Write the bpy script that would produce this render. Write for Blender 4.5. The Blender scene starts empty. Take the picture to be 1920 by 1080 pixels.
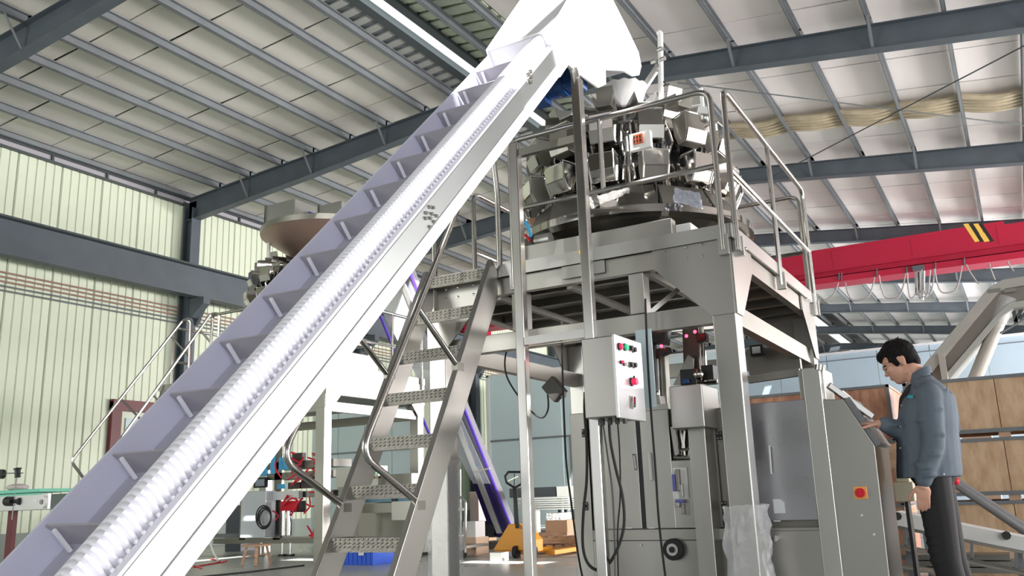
import bpy, math, random
from mathutils import Vector as V, Matrix, noise
random.seed(7)
R = math.radians
# ------------------------------------------------------------------ camera, world, lights
FPX, ROLL, PITCH, HEAD, CH = 1640.0, R(1.95), R(13.52), R(29.6), 0.88
sc = bpy.context.scene
COL = sc.collection
def _basis():
    c, s = math.cos(PITCH), math.sin(PITCH)
    f, r0, u0 = V((0, c, s)), V((1, 0, 0)), V((0, -s, c))
    a = -ROLL
    r = r0*math.cos(a) + u0*math.sin(a); u = -r0*math.sin(a) + u0*math.cos(a)
    H = Matrix.Rotation(HEAD, 3, 'Z')
    return H @ r, H @ u, H @ f
BR, BU, BF = _basis()
CAM = V((0, 0, CH))
def at(px, py, **k):
    """point of the scene seen at a pixel of the photograph, on the plane x=, y= or z="""
    d = BF + BR*((px-960)/FPX) - BU*((py-540)/FPX)
    (a, v), = k.items(); i = 'xyz'.index(a)
    return CAM + d*((v-CAM[i])/d[i])
cam = bpy.data.cameras.new('camera'); camo = bpy.data.objects.new('camera', cam); COL.objects.link(camo)
cam.sensor_width = 36; cam.lens = FPX/1920*36; cam.clip_end = 300; cam.clip_start = .05
m3 = Matrix((BR, BU, -BF)).transposed(); camo.matrix_world = Matrix.Translation(CAM) @ m3.to_4x4()
sc.camera = camo
vs = sc.view_settings; vs.view_transform = 'Standard'; vs.look = 'None'; vs.gamma = 1; vs.use_curve_mapping = False; vs.exposure = 0.35
w = bpy.data.worlds.new('daylight'); sc.world = w; w.use_nodes = True
w.node_tree.nodes['Background'].inputs[0].default_value = (.93, .97, 1, 1); w.node_tree.nodes['Background'].inputs[1].default_value = 0.85
SUN = V((.36, -.50, .79)).normalized()
ld = bpy.data.lights.new('sun', 'SUN'); ld.energy = 11; ld.angle = R(.6); ld.color = (1, .97, .92)
lo = bpy.data.objects.new('sun', ld); lo.rotation_euler = SUN.to_track_quat('Z', 'Y').to_euler(); COL.objects.link(lo)
def area(name, loc, tgt, sx, sy, e, col):
    d = bpy.data.lights.new(name, 'AREA'); d.shape = 'RECTANGLE'; d.size = sx; d.size_y = sy; d.energy = e; d.color = col
    o = bpy.data.objects.new(name, d); o.location = loc; o.rotation_euler = (V(loc)-V(tgt)).to_track_quat('Z', 'Y').to_euler(); COL.objects.link(o)
area('front_fill', (10, -9.5, 3.4), (-4, 8, 3), 8, 5, 700, (.97, .98, 1))  # added fill lamp behind the camera, off to the right
area('side_roof_fill', (15.5, 27, 2.4), (-4, 29, 9), 46, 4.5, 8800, (1, .94, .92))  # added fill, set low and tilted up to brighten the roof
area('left_wall_fill', (-14.6, -8, 3.6), (-16, 16, 5), 5.5, 7, 720, (1, 1, .95))  # added lamp that brightens the left wall

area('far_roof_fill', (14, 38, 2.4), (-5, 42, 9.5), 18, 4, 7500, (1, .95, .93))  # added up-tilted fill for the far bays of the roof

# ------------------------------------------------------------------ materials
MATS = {}
def mat(name, col, rough=.5, metal=0, nz=0, scale=8, bump=0, stretch=(1, 1, 1), emit=0, alpha=1, rvar=0, spec=None, trans=0, dark=None):
    if name in MATS: return MATS[name]
    m = bpy.data.materials.new(name); MATS[name] = m; m.use_nodes = True
    nt = m.node_tree; b = nt.nodes['Principled BSDF']; c = (*col, 1)
    b.inputs['Base Color'].default_value = c; b.inputs['Roughness'].default_value = rough; b.inputs['Metallic'].default_value = metal
    if spec is not None: b.inputs['Specular IOR Level'].default_value = spec
    if trans: b.inputs['Transmission Weight'].default_value = trans; b.inputs['IOR'].default_value = 1.15
    if alpha < 1: b.inputs['Alpha'].default_value = alpha
    if emit: b.inputs['Emission Color'].default_value = c; b.inputs['Emission Strength'].default_value = emit
    if nz or bump or rvar:
        tc = nt.nodes.new('ShaderNodeTexCoord'); mp = nt.nodes.new('ShaderNodeMapping'); n = nt.nodes.new('ShaderNodeTexNoise')
        mp.inputs['Scale'].default_value = stretch; n.inputs['Scale'].default_value = scale; n.inputs['Detail'].default_value = 5
        nt.links.new(tc.outputs['Object'], mp.inputs[0]); nt.links.new(mp.outputs[0], n.inputs['Vector'])
        if nz:
            r = nt.nodes.new('ShaderNodeValToRGB'); k = dark or tuple(x*(1-nz) for x in col)
            r.color_ramp.elements[0].color = (*k, 1); r.color_ramp.elements[1].color = c
            r.color_ramp.elements[0].position = .35; r.color_ramp.elements[1].position = .62
            nt.links.new(n.outputs[0], r.inputs[0]); nt.links.new(r.outputs[0], b.inputs['Base Color'])
        if rvar:
            mr = nt.nodes.new('ShaderNodeMapRange'); mr.inputs['From Min'].default_value = .3; mr.inputs['From Max'].default_value = .7
            mr.inputs['To Min'].default_value = rough-rvar; mr.inputs['To Max'].default_value = rough+rvar
            nt.links.new(n.outputs[0], mr.inputs[0]); nt.links.new(mr.outputs[0], b.inputs['Roughness'])
        if bump:
            bp = nt.nodes.new('ShaderNodeBump'); bp.inputs['Strength'].default_value = bump; bp.inputs['Distance'].default_value = .01
            nt.links.new(n.outputs[0], bp.inputs['Height']); nt.links.new(bp.outputs[0], b.inputs['Normal'])
    return m
steel = mat('brushed_steel', (.47, .46, .43), .34, 1, rvar=.035, scale=1.6, stretch=(1, 1, .7))
steel_h = mat('brushed_steel_flat', (.45, .44, .405), .36, 1, rvar=.035, scale=1.6)
steel_lt = mat('satin_steel', (.58, .575, .55), .34, 1, rvar=.03, scale=1.6)
steel_dk = mat('dull_steel', (.30, .29, .26), .42, 1, rvar=.04, scale=2)
mirror = mat('polished_steel', (.66, .64, .61), .10, 1, rvar=.05, scale=5)
pipe = mat('steel_tube', (.62, .60, .57), .2, 1)
plate = mat('checker_plate', (.25, .24, .215), .45, 1, bump=.5, scale=60)
galv = mat('galvanised_purlin', (.20, .22, .235), .5, .15, nz=.15, scale=2)
beamm = mat('blue_grey_paint', (.085, .105, .125), .45, 0, nz=.15, scale=2)
beamd = mat('dark_green_grey_paint', (.055, .07, .075), .5)
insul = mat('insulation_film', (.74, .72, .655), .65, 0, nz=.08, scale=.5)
film_lt = mat("roof_film_lit", (.95, .90, .88), .65, 0, nz=.04, scale=.5)  # paler film copy: the right slope's stronger light put into its colour
seamm = mat('seam_dark', (.10, .09, .085), .8)  # dark tone of the roof slab behind seams and of floor joints
wallm = mat('pale_green_sheet', (.70, .765, .61), .55, 0, nz=.06, scale=.4)
wallb = mat('wall_backing', (.26, .29, .21), .8)
plinth = mat('plinth_paint', (.30, .35, .31), .6, 0, nz=.2, scale=1)
floorm = mat('floor_paint', (.50, .53, .51), .33, 0, nz=.22, scale=.7, rvar=.1)
bluewall = mat('blue_grey_panel', (.27, .34, .40), .5, 0, nz=.08, scale=.3)
bluepale = mat('pale_blue_panel', (.56, .68, .72), .5, 0, nz=.05, scale=.5)
black = mat('black_plastic', (.015, .015, .017), .4)
rubber = mat('black_rubber', (.02, .02, .02), .7)
white = mat('white_plastic', (.82, .82, .80), .4)
belt = mat('lavender_belt', (.72, .72, .88), .45, 0)
belt_w = mat('white_corrugated_belt', (.93, .93, 1.0), .45, 0)
red = mat('crane_red', (.43, .006, .038), .4, 0, nz=.1, scale=.6)
yellow = mat('stripe_yellow', (.80, .50, .09), .5)
orange = mat('truck_orange', (.85, .36, .03), .45)
redp = mat('red_plastic', (.65, .01, .03), .35)
greenp = mat('green_button', (.02, .45, .2), .3, emit=.6)
pinkp = mat('red_button', (.8, .02, .1), .3, emit=.4)
led = mat('red_led', (1, .02, .05), .3, emit=12)
gled = mat('green_led', (.1, 1, .4), .3, emit=8)
bluep = mat('blue_plastic', (.03, .13, .75), .4)
cyanp = mat('light_blue_panel', (.08, .45, .80), .4)
motorb = mat('motor_blue', (.01, .06, .22), .35)
purple = mat('purple_side', (.025, .012, .13), .35)
purple_b = mat('bright_purple_edge', (.16, .08, .75), .35)
clear = mat('frosted_cover', (.75, .80, .88), .2, 0, alpha=.55)
wrap = mat('clear_wrap', (.9, .92, .95), .12, 0, alpha=.30, bump=1, scale=25)
tan = mat('tan_corrugated', (.50, .43, .30), .5, 0, nz=.25, scale=3)
ply = mat('plywood', (.70, .50, .32), .6, 0, nz=.45, scale=11, stretch=(1.6, 1.6, .55), dark=(.55, .35, .21))
ply2 = mat('plywood_red', (.60, .31, .20), .6, 0, nz=.4, scale=11, stretch=(1.6, 1.6, .5), dark=(.38, .16, .10))
timber = mat('light_timber', (.66, .42, .27), .6, 0, nz=.3, scale=6, stretch=(1, 1, 6))
carton = mat('carton', (.60, .38, .24), .7)
pinkbox = mat('pink_film', (.80, .66, .62), .5)
ridgem = mat('ridge_metal_green', (.62, .68, .54), .45, .2, nz=.3, scale=1.5)
ridge_g = mat('ridge_lining_grey', (.34, .35, .33), .6)
doorred = mat('dark_red_frame', (.13, .02, .025), .5)
cladlilac = mat('eave_strip', (.40, .39, .42), .5)
greenbelt = mat('green_belt', (.20, .66, .48), .5)
alu = mat('aluminium', (.80, .80, .82), .35, .7)
skin = mat('skin', (.62, .34, .24), .5)
hairm = mat('black_hair', (.006, .005, .005), .75, bump=.5, scale=80, spec=.2)
jacket = mat('grey_work_jacket', (.115, .145, .18), .85, 0, nz=.12, scale=9)
tee = mat('dark_shirt', (.02, .018, .025), .8)
trouser = mat('black_trousers', (.012, .012, .014), .8)
logo = mat('teal_logo', (.02, .30, .38), .6)
eyem = mat('eye', (.02, .015, .01), .2)
paper = mat('white_paper', (.85, .87, .9), .6)
hose_r = mat('red_hose', (.75, .02, .05), .35)
glass = mat('lamp_glass', (.75, .80, .78), .1)

# ------------------------------------------------------------------ mesh builder
def orient(d, up=V((0, 0, 1))):
    d = d.normalized()
    if abs(d.dot(up)) > .999: up = V((0, 1, 0))
    x = d.cross(up).normalized(); y = x.cross(d).normalized()
    return x, y
class MB:
    def __init__(s): s.v = []; s.f = []
    def add(s, vs_, fs):
        o = len(s.v); s.v += [V(p) for p in vs_]; s.f += [tuple(i+o for i in f) for f in fs]; return s
    def hexa(s, p):   # 8 corners: bottom 4, top 4
        return s.add(p, [(3, 2, 1, 0), (4, 5, 6, 7), (0, 1, 5, 4), (1, 2, 6, 5), (2, 3, 7, 6), (3, 0, 4, 7)])
    def box(s, x0, x1, y0, y1, z0, z1):
        return s.hexa([(x0, y0, z0), (x1, y0, z0), (x1, y1, z0), (x0, y1, z0), (x0, y0, z1), (x1, y0, z1), (x1, y1, z1), (x0, y1, z1)])
    def bar(s, p, q, w, h, up=(0, 0, 1)):   # box from p to q, w across, h along up
        p, q = V(p), V(q); x, y = orient(q-p, V(up)); x = x*w/2; y = y*h/2
        return s.hexa([p-x-y, p+x-y, q+x-y, q-x-y, p-x+y, p+x+y, q+x+y, q-x+y])
    def prism(s, pts, e):
        n = len(pts); e = V(e); a = [V(p) for p in pts]
        return s.add(a+[p+e for p in a], [tuple(range(n))[::-1], tuple(range(n, 2*n))]+[(i, (i+1) % n, n+(i+1) % n, n+i) for i in range(n)])
    def cyl(s, p, q, r, r2=None, n=12):
        p, q = V(p), V(q); r2 = r if r2 is None else r2; x, y = orient(q-p)
        c = [(math.cos(2*math.pi*i/n), math.sin(2*math.pi*i/n)) for i in range(n)]
        return s.add([p+x*a*r+y*b*r for a, b in c]+[q+x*a*r2+y*b*r2 for a, b in c],
                     [tuple(range(n))[::-1], tuple(range(n, 2*n))]+[(i, (i+1) % n, n+(i+1) % n, n+i) for i in range(n)])
    def tube(s, pts, r, n=8, bend=0, closed=False):
        P = [V(p) for p in pts]
        if bend:
            Q = [P[0]]
            for i in range(1, len(P)-1):
                a, b, c = P[i-1], P[i], P[i+1]; k = min(bend, (a-b).length*.49, (c-b).length*.49)
                u, w_ = b+(a-b).normalized()*k, b+(c-b).normalized()*k
                for t in (0, .2, .4, .6, .8, 1): Q.append(u*(1-t)**2+b*2*t*(1-t)+w_*t*t)
            Q.append(P[-1]); P = Q
        rings = []; px = None
        for i, p in enumerate(P):
            d = (P[min(i+1, len(P)-1)]-P[max(i-1, 0)]).normalized()
            if px is None: x, y = orient(d)
            else:
                x = (px-d*px.dot(d)).normalized(); y = d.cross(x)*-1; y = x.cross(d)
            px = x; rings.append([p+(x*math.cos(2*math.pi*j/n)+y*math.sin(2*math.pi*j/n))*r for j in range(n)])
        o = [v for g in rings for v in g]; m = len(P); f = []
        for i in range(m-1):
            for j in range(n): k = (j+1) % n; f.append((i*n+j, i*n+k, (i+1)*n+k, (i+1)*n+j))
        f += [tuple(range(n))[::-1], tuple(range((m-1)*n, m*n))]
        return s.add(o, f)
    def loft(s, rings, cap=True):
        n = len(rings[0]); m = len(rings); f = []
        for i in range(m-1):
            for j in range(n): k = (j+1) % n; f.append((i*n+j, i*n+k, (i+1)*n+k, (i+1)*n+j))
        if cap: f += [tuple(range(n))[::-1], tuple(range((m-1)*n, m*n))]
        return s.add([v for g in rings for v in g], f)
    def lathe(s, c, prof, n=24, a0=0, phase=0):   # closed-surface lathe of (r,z)
        c = V(c); R_ = []
        for r, z in prof: R_.append([c+V((r*math.cos(phase+2*math.pi*j/n), r*math.sin(phase+2*math.pi*j/n), z)) for j in range(n)])
        return s.loft(R_)
    def ball(s, c, r, sc_=(1, 1, 1), n=12, m=8, M=None):
        c = V(c); rings = []
        for i in range(m+1):
            t = math.pi*(i+.001 if i == 0 else i-.001 if i == m else i)/m
            rg = [V((math.sin(t)*math.cos(2*math.pi*j/n)*sc_[0], math.sin(t)*math.sin(2*math.pi*j/n)*sc_[1], -math.cos(t)*sc_[2]))*r for j in range(n)]
            if M: rg = [M @ q for q in rg]
            rings.append([c+q for q in rg])
        return s.loft(rings)
    def grid(s, fn, nu, nv):
        o = [fn(i/nu, j/nv) for j in range(nv+1) for i in range(nu+1)]
        return s.add(o, [(j*(nu+1)+i, j*(nu+1)+i+1, (j+1)*(nu+1)+i+1, (j+1)*(nu+1)+i) for j in range(nv) for i in range(nu)])
    def build(s, name, m, parent=None, smooth=False, bevel=0, solid=0, props=None):
        me = bpy.data.meshes.new(name)
        o0 = org(parent)
        me.from_pydata([tuple(p-o0) for p in s.v], [], s.f); me.materials.append(m); me.validate(); me.update()
        if smooth:
            for p in me.polygons: p.use_smooth = True
            if hasattr(me, 'set_sharp_from_angle'): me.set_sharp_from_angle(angle=R(40))
        o = bpy.data.objects.new(name, me); COL.objects.link(o); o.parent = parent
        if bevel:
            b = o.modifiers.new('bevel', 'BEVEL'); b.width = bevel; b.segments = 2; b.limit_method = 'ANGLE'; b.angle_limit = R(50)
        if solid:
            b = o.modifiers.new('solid', 'SOLIDIFY'); b.thickness = solid; b.offset = 0
        for k, v_ in (props or {}).items(): o[k] = v_
        return o
def org(o):
    p = V((0, 0, 0))
    while o is not None: p += o.location; o = o.parent
    return p
def thing(name, loc, label, cat, group=None, kind=None):
    o = bpy.data.objects.new(name, None); o.empty_display_size = .1; COL.objects.link(o); o.location = V(loc)
    if kind: o['kind'] = kind
    if label: o['label'] = label
    if cat: o['category'] = cat
    if group: o['group'] = group
    return o
def tag(o, label, cat, group=None, kind=None):
    o['label'] = label; o['category'] = cat
    if group: o['group'] = group
    if kind: o['kind'] = kind
    return o
def inst(o, loc, parent=None, name=None):   # a repeat of a part sharing its mesh
    c = o.copy(); COL.objects.link(c); c.location = V(loc); c.parent = parent if parent else o.parent
    if name: c.name = name
    return c
def copy_tree(o, parent=None):
    c = o.copy(); COL.objects.link(c); c.parent = parent
    for ch in [x for x in o.children]: copy_tree(ch, c)
    return c

# ------------------------------------------------------------------ setting
XW, ZE, XR, ZR = -17.67, 8.72, -8.5, 9.32
def zl(x): return ZE+(ZR-ZE)*(x-XW)/(XR-XW)
def zr(x): return ZR-.122*(x-XR)
def zroof(x): return zl(x) if x < XR else zr(x)
fl = MB().box(-18.5, 22, -16, 54, -.2, 0).build('floor', floorm); fl['kind'] = 'structure'
# joints cut in the floor slab
for k in range(9):
    MB().box(-17.6, 20, 4.6*k+3-.012, 4.6*k+3+.012, .0005, .003).build('joint', seamm, fl)
# openings added to the unseen roof to aim patches of sun
HOLES = [(-.6, .5, 0.45, 3.2), (-9.9, -6.0, 5.4, 8.9), (-3.9, -2.0, 5.4, 8.3)]
def hole(x, y): return any(a <= x <= b and c <= y <= d for a, b, c, d in HOLES)
ceil = MB()
xs = [XW-.4+i*(XR-.35-XW+.4)/12 for i in range(13)]+sorted([XR+.22+i*(17-XR)/28 for i in range(29)]+[-.6, .5])
ys = sorted([-11.6+i*1.0 for i in range(76)]+[.45, 3.2])
for i in range(len(xs)-1):
    if i == 12: continue
    for j in range(len(ys)-1):
        cx, cy = (xs[i]+xs[i+1])/2, (ys[j]+ys[j+1])/2
        if hole(cx, cy): continue
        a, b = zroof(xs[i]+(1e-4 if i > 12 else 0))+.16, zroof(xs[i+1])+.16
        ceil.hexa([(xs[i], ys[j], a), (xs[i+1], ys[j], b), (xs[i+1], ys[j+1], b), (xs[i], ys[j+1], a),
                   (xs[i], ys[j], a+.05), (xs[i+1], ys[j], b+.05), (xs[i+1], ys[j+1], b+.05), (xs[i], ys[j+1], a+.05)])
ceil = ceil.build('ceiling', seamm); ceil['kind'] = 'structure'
PL = [-16.5, -15.45, -14.4, -13.4, -12.3, -11.25, -10.2, -9.45]
PRT = [-7.0, -5.8, -4.65, -3.48, -2.32, -1.2, -.1, .98, 2.1, 3.2, 4.3]
def sheet(xa, stops, y0, wd, m, cen):
    P = [xa]+stops
    xsn = []
    for a, b in zip(P[:-1], P[1:]): xsn += [a, a+(b-a)*.3, a+(b-a)*.7]
    xsn.append(P[-1]); ph = random.random()*9
    def f(u, v):
        i = min(int(round(u*(len(xsn)-1))), len(xsn)-1); x = xsn[i]; sag = 0 if i % 3 == 0 else .004
        e = 4*v*(1-v)
        return V((x, y0+.018+(wd-.036)*v+.010*math.sin(x*1.3+ph)*(1-e), zroof(x)+.075-(sag*(.5+.5*e))-.002*e+.002*math.sin(x*2+ph)))
    MB().grid(f, len(xsn)-1, 3).build('insulation_sheet', m, ceil, solid=.02)
y = 5.6; k = 0
while y < 48.5:
    wd = (.84, 1.2, .98)[k % 3] if y < 30 else 1.4
    sheet(XW+.05, PL, y, wd, insul, k); y += wd; k += 1
y = 5.9; k = 0
while y < 60.3:
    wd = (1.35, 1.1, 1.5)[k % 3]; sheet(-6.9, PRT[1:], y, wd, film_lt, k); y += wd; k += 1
# purlins (cold-formed, one length per bay) and frames
FR = [.6, 7.5, 14.4, 21.0, 27.6, 34.2, 40.8, 47.4, 54.0, 60.6]
pm = {}
for x in PL[:-1]+[-9.35, -7.75]+PRT:
    for a, b in zip(FR[:-1], FR[1:]):
        z = zroof(x)-.06
        if hole(x, (a+b)/2): pass
        if x not in pm:
            m_ = MB(); w2 = .035
            b_e = a+6.95; m_.box(x-w2, x+w2, 0, b_e-a, z-.09, z-.075).box(x-w2, x-w2+.012, 0, b_e-a, z-.09, z+.09).box(x-w2, x+w2, 0, b_e-a, z+.075, z+.09)
            m_.box(x+w2-.01, x+w2, 0, b_e-a, z-.09, z-.065)
            o = m_.build('purlin', galv, ceil); o.location.y = a; pm[x] = o
        else: inst(pm[x], (0, a, 0), ceil)
# ridge zone : dark corrugated linings each side of an open sky slit, translucent sheets beside it
for k in range(110):
    y = 5.2+k*.32
    MB().prism([(-9.42, y, zl(-9.42)+.02), (-8.95, y, zl(-8.95)+.02), (-8.95, y, zl(-8.95)+.05), (-9.42, y, zl(-9.42)+.05)], (0, .17, 0)).build('ridge_rib', ridge_g, ceil)
MB().box(-9.45, -8.9, 5, 42, 9.33, 9.36).build('ridge_lining', galv, ceil)
MB().box(-8.95, -8.76, 5, 42, 9.28, 9.42).build('ridge_flashing', beamd, ceil)
MB().box(-8.38, -8.22, 5, 42, 9.24, 9.40).build('ridge_flashing', beamd, ceil)
for k in range(105):
    y = 5.2+k*.33
    MB().prism([(-8.25, y, zr(-8.25)+.03), (-6.92, y, zr(-6.92)+.03), (-6.92, y, zr(-6.92)+.06), (-8.25, y, zr(-8.25)+.06)], (0, .22, 0)).build('roofing_sheet_rib', ridgem, ceil)
MB().prism([(-8.25, 5, zr(-8.25)+.08), (-6.9, 5, zr(-6.9)+.08), (-6.9, 5, zr(-6.9)+.10), (-8.25, 5, zr(-8.25)+.10)], (0, 37, 0)).build('roofing_sheet', ridgem, ceil)
# uninsulated strip: tan corrugations bundle running across the slope
def strip(yc):
    for k in range(5):
        yy = yc+(k-2)*.17; pts = []
        for i in range(34):
            x = -4.9+i*.2; pts.append((x, yy+.05*math.sin(x*2.6), zroof(x)-.02-.07*abs(math.sin((x+.1)*math.pi/1.13))))
        MB().tube(pts, .062, 6).build('tan_corrugation', tan, ceil, smooth=True)
strip(18.6)
# cross bracing rods
for a, b in (((-4.6, 14.6, 8.3), (3.2, 20.9, 7.45)), ((-4.6, 20.9, 8.3), (1.6, 14.6, 7.6))):
    MB().cyl(a, b, .012, n=6).build('brace_rod', beamd, ceil)
# frames
def rafter(y, name='roof_frame'):
    root = thing(name, (0, y, 0), None, None, kind='structure')
    def ibeam(xa, za0, za1, xb, zb0, zb1, nm):
        MB().prism([(xa, y-.012, za0), (xb, y-.012, zb0), (xb, y-.012, zb1), (xa, y-.012, za1)], (0, .024, 0)).build(nm, beamm, root)
        MB().prism([(xa, y-.11, za0-.015), (xb, y-.11, zb0-.015), (xb, y-.11, zb0), (xa, y-.11, za0)], (0, .22, 0)).build('bottom_flange', beamm, root)
        MB().prism([(xa, y-.11, za1-.015), (xb, y-.11, zb1-.015), (xb, y-.11, zb1), (xa, y-.11, za1)], (0, .22, 0)).build('top_flange', beamm, root)
    zt = lambda x: zroof(x)-.16
    ibeam(XW+.1, 8.0, zt(XW+.1), -13.5, 8.33, zt(-13.5), 'rafter'); ibeam(-13.5, 8.33, zt(-13.5), -8.6, 8.78, zt(-8.6), 'rafter')
    ibeam(-8.6, 8.78, zt(-8.6), -4.6, 8.32, zt(-4.6), 'rafter'); ibeam(-4.6, 8.32, zt(-4.6), 5.5, 6.9, zt(5.5), 'rafter')
    MB().box(XW+.06, XW+.08, y-.14, y+.14, 0, 8.5).build('column_flange', beamm, root)
    MB().box(XW+.08, XW+.36, y-.012, y+.012, 0, 8.5).build('column_web', beamm, root)
    MB().box(XW+.36, XW+.38, y-.14, y+.14, 0, 8.3).build('column_flange', beamm, root)
    for x in PL[1::2]+PRT[1::2]:
        for sgn in (1,):
            zz = 8.33+(x+13.5)*.092 if x < -8.6 and x > -13.5 else (8.0+(x-XW)*.08 if x <= -13.5 else (8.78-(x+8.6)*.115 if x < -4.6 else 8.32-(x+4.6)*.1406))
            MB().bar((x, y-.05, zz+.02), (x+.02, y-.42, zroof(x)-.13), .05, .012).build('flange_brace', galv, root)
    return root
for y in FR[1:]: rafter(y)
# left wall : sheets a metre wide with standing ribs, in two lifts
wl = MB().box(XW-.25, XW-.05, -8, 54, 0, 8.5).build('wall_left', wallb); wl['kind'] = 'structure'
def wsheet(zlo, zhi):
    m_ = MB().box(XW-.045, XW-.03, .008, .992, zlo, zhi)
    for k in range(5):
        c = .1+k*.2; m_.hexa([(XW-.03, c-.082, zlo), (XW-.004, c-.074, zlo), (XW-.004, c+.074, zlo), (XW-.03, c+.082, zlo), (XW-.03, c-.082, zhi), (XW-.004, c-.074, zhi), (XW-.004, c+.074, zhi), (XW-.03, c+.082, zhi)])
    return m_.build('wall_sheet', wallm, wl)
a = wsheet(.53, 6.3); b = wsheet(6.3, 8.42)
a.location.y = 5; b.location.y = 5
for k in range(1, 45): inst(a, (0, 5+k, 0)); inst(b, (0, 5+k, 0))
pl = MB().box(XW-.05, XW+.03, 2, 54, 0, .53).build('trim_1', plinth); pl['kind'] = 'structure'
ev = thing('trim_2', (XW, 5, 8.4), None, None, kind='structure')
MB().box(XW+.0, XW+.10, 4, 50, 8.40, 8.44).build('eave_angle', beamd, ev)
MB().box(XW-.05, XW+.0, 4, 50, 8.44, 8.70).build('eave_fascia', cladlilac, ev)
MB().box(XW+.05, XW+.16, 4, 50, 8.62, 8.72).build('eave_purlin', galv, ev)
MB().box(XW+.02, XW+.06, 4, 50, 8.58, 8.61).build('eave_angle', beamd, ev)
for k in range(30): MB().box(XW+.0, XW+.05, 8+k*1.35, 8.05+k*1.35, 8.43, 8.62).build('eave_strut', beamd, ev)
# runway beam on corbels + conduits
rb = thing('trim_3', (XW, 5, 6), None, None, kind='structure')
MB().box(XW+.62, XW+.65, 2, 50, 5.95, 6.66).build('runway_web', beamm, rb)
MB().box(XW+.48, XW+.82, 2, 50, 6.66, 6.70).build('runway_top_flange', beamd, rb)
MB().box(XW+.50, XW+.78, 2, 50, 5.92, 5.95).build('runway_bottom_flange', beamm, rb)
for y in FR[2:]:
    MB().prism([(XW+.38, y-.1, 5.92), (XW+.38, y-.1, 5.45), (XW+.5, y-.1, 5.45), (XW+.9, y-.1, 5.75), (XW+.9, y-.1, 5.92)], (0, .2, 0)).build('corbel', beamm, rb)
    MB().bar((XW+.38, y+.15, 5.3), (XW+.75, y+.15, 5.9), .08, .08).build('corbel_brace', beamm, rb)
for k in range(5):
    MB().cyl((XW+.06, 2, 5.74-k*.095), (XW+.06, 50, 5.74-k*.095), .018, n=6).build('conduit', mat('conduit_red', (.36, .22, .19), .5) if k < 3 else galv, rb, smooth=True)
# walls behind the camera with their openings
wdk = mat('wall_unlit_green', (.20, .21, .17), .6)  # wall green darkened in colour to dim the steel's reflections
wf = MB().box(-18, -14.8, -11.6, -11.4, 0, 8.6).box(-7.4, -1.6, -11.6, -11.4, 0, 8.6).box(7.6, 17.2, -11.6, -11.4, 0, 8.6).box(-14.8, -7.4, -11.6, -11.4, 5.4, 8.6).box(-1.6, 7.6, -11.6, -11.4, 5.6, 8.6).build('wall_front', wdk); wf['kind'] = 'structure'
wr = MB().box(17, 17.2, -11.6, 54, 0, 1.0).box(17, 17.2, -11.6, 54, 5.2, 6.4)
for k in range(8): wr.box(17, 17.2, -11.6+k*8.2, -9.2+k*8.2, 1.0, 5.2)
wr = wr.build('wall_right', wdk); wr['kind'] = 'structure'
# far walls
wb = thing('wall_back', (-2, 62, 0), None, None, kind='structure')
for k in range(30): MB().box(-18+k*1.3, -18+k*1.3+1.28, 62, 62.1, 0, 8.9 if k < 12 else 8.2).build('wall_sheet', wallm, wb)
wp = thing('wall_partition', (-2, 42.6, 0), None, None, kind='structure')
for k in range(14): MB().box(-14+k*2.2, -14+k*2.2+2.17, 42.6, 42.7, 0, 6.9).build('partition_panel', bluewall, wp)
MB().box(-14, 17, 42.52, 42.75, 6.9, 7.0).build('coping', alu, wp)
for k in range(3): MB().box(-14, 17, 42.56, 42.6, 2.2+k*2.2, 2.23+k*2.2).build('panel_joint', beamm, wp)
# cold-room partition, left of the blue wall
q0, q1 = at(922, 706, y=25), at(1120, 700, y=25)
cr = thing('blue_panel_room', (-13, 25, 0), 'pale blue panel room against the left wall behind the pallet truck', 'room')
for a, b in ((0, .52), (.53, 1.0), (1.01, 1.7)):
    xx = lambda t: -15.2+t*5
    MB().box(xx(a), xx(b), 25, 25.08, 2.75, 4.85).build('upper_panel', bluepale, cr); MB().box(xx(a), xx(b), 25, 25.08, .05, 2.7).build('lower_panel', bluepale, cr)
MB().box(-15.3, -15.2, 24.95, 25.1, 0, 4.9).build('corner_trim', alu, cr)
MB().box(-15.3, -6.6, 24.95, 25.1, 4.85, 4.93).build('top_trim', alu, cr)
MB().box(-15.2, -12.2, 24.96, 25.0, 2.7, 2.76).build('door_frame', galv, cr)
MB().box(-12.3, -12.2, 24.96, 25.0, .05, 2.7).build('door_frame', galv, cr)
MB().box(-15.25, -15.2, 25.1, 29, 0, 4.85).build('side_panel', bluepale, cr)
# blue panel cabin beyond machine two
cb = thing('blue_cabin', (-15.6, 19, 0), 'pale blue cabin standing by the left wall behind the far packing machine', 'cabin')
for k in range(4):
    MB().box(-17.1+k*.92, -17.1+k*.92+.9, 18.6, 18.66, .05, 3.9).build('panel', bluepale, cb)
MB().box(-17.1, -13.4, 18.56, 18.7, 3.9, 3.98).build('top_trim', alu, cb); MB().box(-17.1, -13.4, 18.57, 18.6, 2.2, 2.24).build('rail', galv, cb)
# red framed door in the left wall
dr = thing('door_1', (XW, 13.6, 0), None, None, kind='structure')
MB().box(XW, XW+.12, 12.6, 12.85, .0, 3.3).build('door_jamb', doorred, dr); MB().box(XW, XW+.12, 14.9, 15.1, 0, 3.3).build('door_jamb', doorred, dr)
MB().box(XW, XW+.14, 12.6, 15.1, 3.1, 3.35).build('door_head', doorred, dr); MB().box(XW, XW+.03, 12.85, 14.9, 0, 3.1).build('door_leaf', wallm, dr)
MB().box(XW+.03, XW+.06, 13.0, 14.0, 2.4, 2.95).build('door_window', bluepale, dr)
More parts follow.
